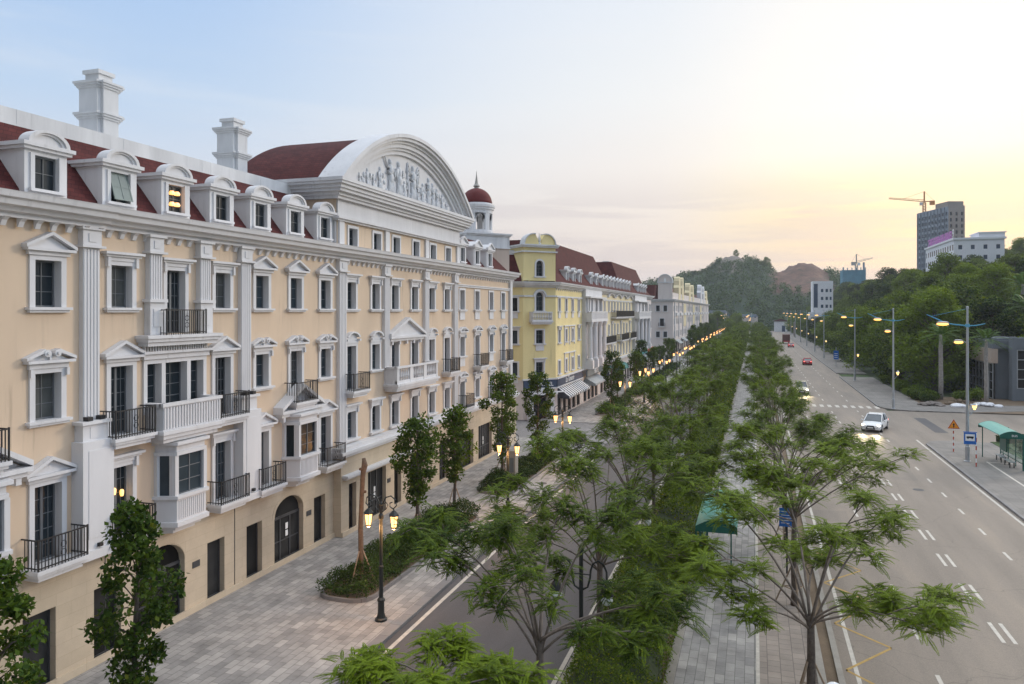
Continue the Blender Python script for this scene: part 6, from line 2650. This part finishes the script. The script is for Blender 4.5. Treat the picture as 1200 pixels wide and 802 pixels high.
def beam(par, loc, e):
    for sg in (-1, 1):
        l = bpy.data.lights.new('headlight_beam', 'SPOT')
        l.energy = e
        l.color = (1.0, .80, .45)
        l.spot_size = R(50)
        l.spot_blend = .8
        l.shadow_soft_size = .06
        o = bpy.data.objects.new('headlight_beam', l)
        C.objects.link(o)
        o.parent = par
        o.location = (loc[0], sg * loc[1], loc[2])
        o.rotation_euler = (0, R(-78), 0)


hd = math.atan2(-.95, -.31)
beam(car('white crossover car with lit headlights turning into the wide road', (11.75, 84.6, -.12), hd, 'carwhite'), (2.45, .65, .72), 520)
beam(car('champagne sport utility car with glowing headlights driving towards the camera', (6.6, 119.0, -.12), -math.pi / 2, 'cargold', Hh=1.8, body_h=1.05), (2.45, .65, .72), 520)
car('red car seen from behind driving away before the zebra crossing side street', (11.4, 183, -.12), math.pi / 2, 'carred', L=4.4, Hh=1.6, lights='off')
car('small distant red car just behind the dark lorry', (11.7, 270, -.12), math.pi / 2, 'carred', L=4.3, Hh=1.55, lights='off')
M['carblue'] = mat('dark_blue_car_paint', (.03, .05, .10), .25, .05, spec=.6)
car('tiny distant dark blue car far up the wide road near the white kiosk', (7.5, 400, -.12), -math.pi / 2, 'carblue', lights='off')
t = thing('lorry', (11.3, 300, -.12), 'dark maroon lorry seen from behind far up the wide road', 'lorry')
b = MB()
b.box(-1.25, 1.25, -4, 2.6, 1.0, 3.5)
b.box(-1.3, 1.3, -4.05, 2.65, .9, 1.05)
b.build('cargo_box', M['lorry'], t, local=True)
b = MB()
b.ext([(2.8, .7), (2.8, 2.9), (4.3, 2.7), (4.7, 1.7), (4.7, .7)], 'x', -1.15, 1.15)
b.build('cab', M['carred'], t, local=True)
b = MB()
b.box(-1.1, 1.1, -4.1, -4.05, .75, 1.25)
b.build('tail_board', M['carred'], t, local=True)
for y in (-2.8, -1.6, 3.4):
    for sg in (-1, 1):
        b = MB()
        b.rings([[(sg * (1.2 - q), y + .48 * math.cos(2 * math.pi * k / 14), .48 + .48 * math.sin(2 * math.pi * k / 14)) for k in range(14)] for q in (0, .3)])
        b.build('wheel', M['tyre'], t, local=True)

# ------------------------------------------------------------------ buildings on the right and far away
GX, GY = 31.0, 118.0
gz0 = -.1
FG = Fr((GX, GY), (0, 1), (-1, 0))
FG2 = Fr((33.2, 116.5), (1, 0), (0, -1))
t = thing('office_building', (GX, GY, gz0), 'low modern building with dark glazed grids and tan fascia behind the junction trees', 'building')
b = MB()
b.box(31.0, 33.2, 118.0, 130, 6.9, 8.0)
b.box(31.4, 46, 118.6, 130, 0, 8.3)
b.box(33.2, 46, 116.6, 118.6, 6.9, 8.4)
b.box(32.9, 33.4, 116.3, 118.0, 0, 8.5)
b.box(33.4, 46, 116.55, 118, 0, 1.6)
M['greywall'] = mat('blue_grey_render', (.16, .18, .20), .8, .12, .5)
b.build('wall', M['greywall'], t)
b = MB()
b.box(30.8, 31.6, 117.8, 130.2, 4.9, 6.85)
b.build('fascia', M['tan'], t)
for i, (x0, x1, y0, y1) in enumerate(((31.1, 31.38, 118.2, 129.8), (33.5, 46, 116.58, 116.62))):
    b = MB()
    z0, z1 = (0, 4.85) if i == 0 else (1.62, 6.85)
    b.box(x0 + .05 if i == 0 else x0, x1, y0, y1, z0, z1)
    g = b.build('glazing', M['shopglass'], t)
    b = MB()
    if i == 0:
        for k in range(8):
            y = 118.2 + 11.6 * k / 7
            b.box(31.05, 31.14, y - .07, y + .07, 0, 4.85)
        for z in (.05, 1.2, 2.4, 3.6, 4.75):
            b.box(31.06, 31.13, 118.2, 129.8, z - .05, z + .05)
    else:
        for k in range(9):
            x = 33.5 + 12.5 * k / 8
            b.box(x - .07, x + .07, 116.48, 116.57, 1.62, 6.85)
        for z in (1.67, 2.9, 4.2, 5.5, 6.8):
            b.box(33.5, 46, 116.49, 116.56, z - .05, z + .05)
    b.build('mullions', M['steel'], g)

# high-rise under construction
X0, Y0 = 91.3, 420.0
FA = Fr((X0, Y0), (-.322, .947), (-.947, -.322))
FB = Fr((X0, Y0), (.947, .322), (.322, -.947))
t = thing('tower_block', (X0, Y0, 20), 'unfinished grey high-rise with rows of dark openings on the wooded ridge', 'building')
LA, LB, TZ0, TZ1 = 27.0, 8.3, 22.0, 66.0


def opening_rows(fr, L, n, z0, z1, fh, wfrac, par, m_wall, m_open, nm):
    hl = []
    z = z0 + .9
    while z < z1 - 2.4:
        for k in range(n):
            c = L * (k + .5) / n
            w = L / n * wfrac
            hl.append((c - w / 2, c + w / 2, z, z + fh * .56))
        z += fh
    b = MB(fr)
    wall_holes(b, 0, L, z0, z1, hl)
    for h in hl:
        b.poly([(h[0], 0, h[2]), (h[0], -.6, h[2]), (h[0], -.6, h[3]), (h[0], 0, h[3])])
        b.poly([(h[1], 0, h[2]), (h[1], -.6, h[2]), (h[1], -.6, h[3]), (h[1], 0, h[3])])
    a = b.build(nm, M[m_wall], par)
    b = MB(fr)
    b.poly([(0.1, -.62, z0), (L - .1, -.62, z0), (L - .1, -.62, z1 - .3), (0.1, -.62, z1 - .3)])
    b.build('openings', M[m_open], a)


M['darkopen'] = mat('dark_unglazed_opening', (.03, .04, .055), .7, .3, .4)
opening_rows(FA, LA, 9, TZ0, 64.0, 3.05, .55, t, 'tower', 'darkopen', 'shade_tinted_wall')
opening_rows(FB, LB, 3, TZ0, 64.4, 3.05, .36, t, 'tower2', 'darkopen', 'end_wall')
b = MB(FB)
b.poly([(LB, 0, TZ0), (LB, -LA, TZ0), (LB, -LA, 64), (LB, 0, 64)])
b.poly([(0, -LA, TZ0), (LB, -LA, TZ0), (LB, -LA, 64), (0, -LA, 64)])
b.poly([(0, 0, 64), (LB, 0, 64), (LB, -LA, 64), (0, -LA, 64)])
b.box(.6, LB - .2, -12, -.8, 64.02, 66.6)
b.build('roof_block', M['tower2'], t)
b = MB(FA)
for k in range(10):
    s = LA * k / 9
    b.box(s - .15, s + .15, .01, .5, TZ0, 63.8)
b.build('fins', M['tower'], t)


def crane(loc, label, zb, h, jib, back, ang, m, lift=0.0):
    t = thing('tower_crane', (loc[0], loc[1], zb), label, 'crane', None, ang)
    b = MB()
    for sx in (-.6, .6):
        for sy in (-.6, .6):
            b.box(sx - .13, sx + .13, sy - .13, sy + .13, 0, h)
    z = 0
    while z < h - 1:
        for (p, q) in (((-.6, -.6), (.6, -.6)), ((.6, .6), (-.6, .6)), ((-.6, .6), (-.6, -.6)), ((.6, -.6), (.6, .6))):
            b.tube([(*p, z), (*q, z + 1.4)], .08, 4)
        z += 1.4
    b.build('mast', M[m], t, local=True)
    b = MB()
    tip = (jib, 0, h + .8 + lift)
    for yy, dz in ((-.5, 0), (.5, 0), (0, 1.0)):
        b.tube([(0, yy, h + .6 + dz), (tip[0], yy * .4, tip[2] + dz * .5)], .13, 4)
    n = int(jib / 2)
    for k in range(n):
        x = jib * k / n
        zz = h + .6 + (tip[2] - h - .6) * k / n
        b.tube([(x, -.4, zz), (x + jib / n / 2, 0, zz + .9), (x + jib / n, .4, zz)], .07, 4)
    b.build('jib', M[m], t, local=True)
    b = MB()
    b.box(-back, 0, -.5, .5, h + .5, h + .9)
    b.box(-back, -back + 2.2, -.7, .7, h - 1.2, h + 1.0)
    b.build('counter_jib', M[m], t, local=True)
    b = MB()
    b.box(-.3, .3, -.3, .3, h, h + 6)
    b.tube([(0, 0, h + 6), (jib * .6, 0, h + 1.2 + lift * .6)], .06, 4)
    b.tube([(0, 0, h + 6), (-back, 0, h + .9)], .06, 4)
    b.build('cat_head', M[m], t, local=True)
    b = MB()
    b.box(.5, 1.9, -1.4, -.4, h - 1.2, h + .4)
    b.build('cab', M['whitewall'], t, local=True)
    return t


# hospital-like white block with magenta roof letters
t = thing('white_institution_building', (67, 300, 22), 'long white block with magenta rooftop letters on the wooded ridge', 'building')
FH = Fr((67.0, 300), (0, 1), (-1, 0))
FH2 = Fr((67.0, 300), (1, 0), (0, -1))


def glazed(fr, L, n, rows, z0, z1, par, nm, h=1.9, wf=.5):
    hl = []
    for r in rows:
        for k in range(n):
            c = L * (k + .5) / n
            w = L / n * wf
            hl.append((c - w / 2, c + w / 2, r, r + h))
    b = MB(fr)
    wall_holes(b, 0, L, z0, z1, hl)
    a = b.build(nm, M['whitewall'], par)
    b = MB(fr)
    b.poly([(0.1, -.4, z0), (L - .1, -.4, z0), (L - .1, -.4, z1 - .2), (0.1, -.4, z1 - .2)])
    b.build('windows', M['bluewin'], a)


glazed(FH, 46, 13, (33.6, 29.8, 26.0), 20, 37.2, t, 'long_wall', 2.0, .5)
glazed(FH2, 15.5, 4, (33.8, 30.2, 26.4), 20, 37.2, t, 'end_wall', 1.5, .3)
b = MB()
b.box(66.6, 83, 299.6, 346.5, 37.2, 37.9)
b.box(75, 82.9, 301, 312, 37.9, 39.5)
b.box(74.6, 83.3, 300.6, 312.4, 39.5, 39.8)
b.build('roof', M['whitewall'], t)
b = MB()
b.poly([(82.5, 300, 20), (82.5, 346, 20), (82.5, 346, 38), (82.5, 300, 38)])
b.build('rear_wall', M['whitewall'], t)
b = MB(FH)
rr = random.Random(9)
s = 4.5
while s < 41:
    w = rr.uniform(1.6, 2.4)
    b.box(s, s + .5, -.3, -.1, 37.9, 40.8)
    if rr.random() < .7:
        b.box(s + .5, s + w, -.3, -.1, 40.2, 40.8)
    if rr.random() < .7:
        b.box(s + .5, s + w, -.3, -.1, 37.9, 38.5)
    if rr.random() < .6:
        b.box(s + w - .5, s + w, -.3, -.1, 38.5, 40.2)
    if rr.random() < .5:
        b.box(s + .5, s + w - .5, -.3, -.1, 39.1, 39.6)
    s += w + .45
b.build('roof_letters', M['pink'], t)
text('roof_numeral', '9', M['letter'], t, FH, 2.2, -.2, 39.5, 4.4)

x, z = 88.0, 0
crane((85.7, 446), 'orange tower crane standing on the unfinished high-rise', 60, 9.5, 17.5, 5, R(188), 'crane', 1.8)
# netted construction and its crane
t = thing('construction_site', (60.5, 520, 20), 'low block wrapped in blue scaffold netting behind the wooded ridge', 'building')
b = MB()
b.box(53, 66.5, 516, 530, 20, 38.0)
for k in range(6):
    x = 53.3 + 12.9 * k / 5
    b.box(x - .25, x + .25, 515.7, 516.0, 20, 39.5)
b.build('netting', M['netting'], t)
b = MB()
b.box(65.3, 66.4, 520, 521, 38, 43)
b.box(53.6, 54.3, 520, 521, 38, 40)
b.build('stair_core', M['tower'], t)
crane((62, 524), 'pale tower crane above the blue netted block', 36, 6.5, 10, 3, R(14), 'cranew', 2.5)
# white block at the foot of the far hill
t = thing('white_block', (26, 330, 8), 'plain white four-storey block with dark windows at the end of the wooded slope', 'building')
FW = Fr((22.6, 330), (1, 0), (0, -1))
hl = [(.5, 2.0, 13.5, 23.2)] + [(3.2 + 1.75 * k, 4.1 + 1.75 * k, z, z + 1.3) for k in range(2) for z in (13.4, 16.6, 19.8)] + [(6.55, 7.2, z, z + 1.3) for z in (13.4, 16.6, 19.8)]
b = MB(FW)
wall_holes(b, 0, 7.8, 6, 24.3, hl)
b.poly([(0, 0, 6), (0, -9, 6), (0, -9, 24.3), (0, 0, 24.3)])
b.poly([(7.8, 0, 6), (7.8, -9, 6), (7.8, -9, 24.3), (7.8, 0, 24.3)])
b.poly([(0, 0, 24.2), (7.8, 0, 24.2), (7.8, -9, 24.2), (0, -9, 24.2)])
b.box(-1.2, 8.5, -6, .6, 8.5, 11.6)
b.build('wall', M['whitewall'], t)
b = MB(FW)
b.poly([(0.1, -.3, 11), (7.7, -.3, 11), (7.7, -.3, 23.8), (0.1, -.3, 23.8)])
b.build('windows', M['bluewin'], t)
# kiosk closing the road, houses under the far hill
t = thing('small_white_building', (14.5, 470, 0), 'small white gabled building closing the far end of the wide road', 'building')
b = MB()
b.box(11.2, 18.5, 470, 476, -.2, 6.0)
b.build('wall', M['whitewall'], t)
b = MB()
b.ext([(10.8, 6.0), (18.9, 6.0), (18.9, 6.3), (14.85, 7.6), (10.8, 6.3)], 'y', 469.6, 476.4)
b.build('roof', M['red'], t)
b = MB()
b.box(15.4, 17.2, 469.9, 470.02, 0, 3.6)
b.build('door', M['bluewin'], t)
for k, (x, y, w, h, rf, lb) in enumerate(((-22, 486, 11, 3, 'tower', 'grey low house under the wooded rocky hill, left of the white kiosk'), (-4, 495, 12, 2.5, 'tower', 'pale low house under the wooded rocky hill, nearest the white kiosk'))):
    zb = 8 if k == 0 else 6
    t = thing('house', (x, y, zb), lb, 'house')
    b = MB()
    b.box(x - w / 2, x + w / 2, y, y + 7, zb - 8, zb + h)
    b.build('wall', M['lilac'], t)
    b = MB()
    b.ext([(x - w / 2 - .4, zb + h), (x + w / 2 + .4, zb + h), (x + w / 2 - 1, zb + h + 1.6), (x - w / 2 + 1, zb + h + 1.6)], 'y', y - .4, y + 7.4)
    b.build('roof', M[rf], t)
    b = MB()
    for q in range(4):
        s = x - w / 2 + w * (q + .5) / 4
        b.box(s - .6, s + .6, y - .03, y, zb + 2, zb + 3.6)
    b.build('windows', M['bluewin'], t)
# pavilion roof peeping over the wooded slope at the right edge

# ------------------------------------------------------------------ evening haze in the air
b = MB()
b.box(-1900, 1900, -400, 2500, -1.3, 92)
hz_ = b.build('haze', bpy.data.materials.new('evening_haze'))
hz_['kind'] = 'stuff'
hz_['label'] = 'thin pale evening haze softening the far hills'
hm = hz_.data.materials[0]
hm.use_nodes = True
hm.node_tree.nodes.clear()
vol = N(hm.node_tree, 'ShaderNodeVolumePrincipled', {'Color': (.86, .90, 1.0, 1), 'Density': HAZE, 'Anisotropy': .2})
ho_ = N(hm.node_tree, 'ShaderNodeOutputMaterial')
hm.node_tree.links.new(vol.outputs[0], ho_.inputs['Volume'])
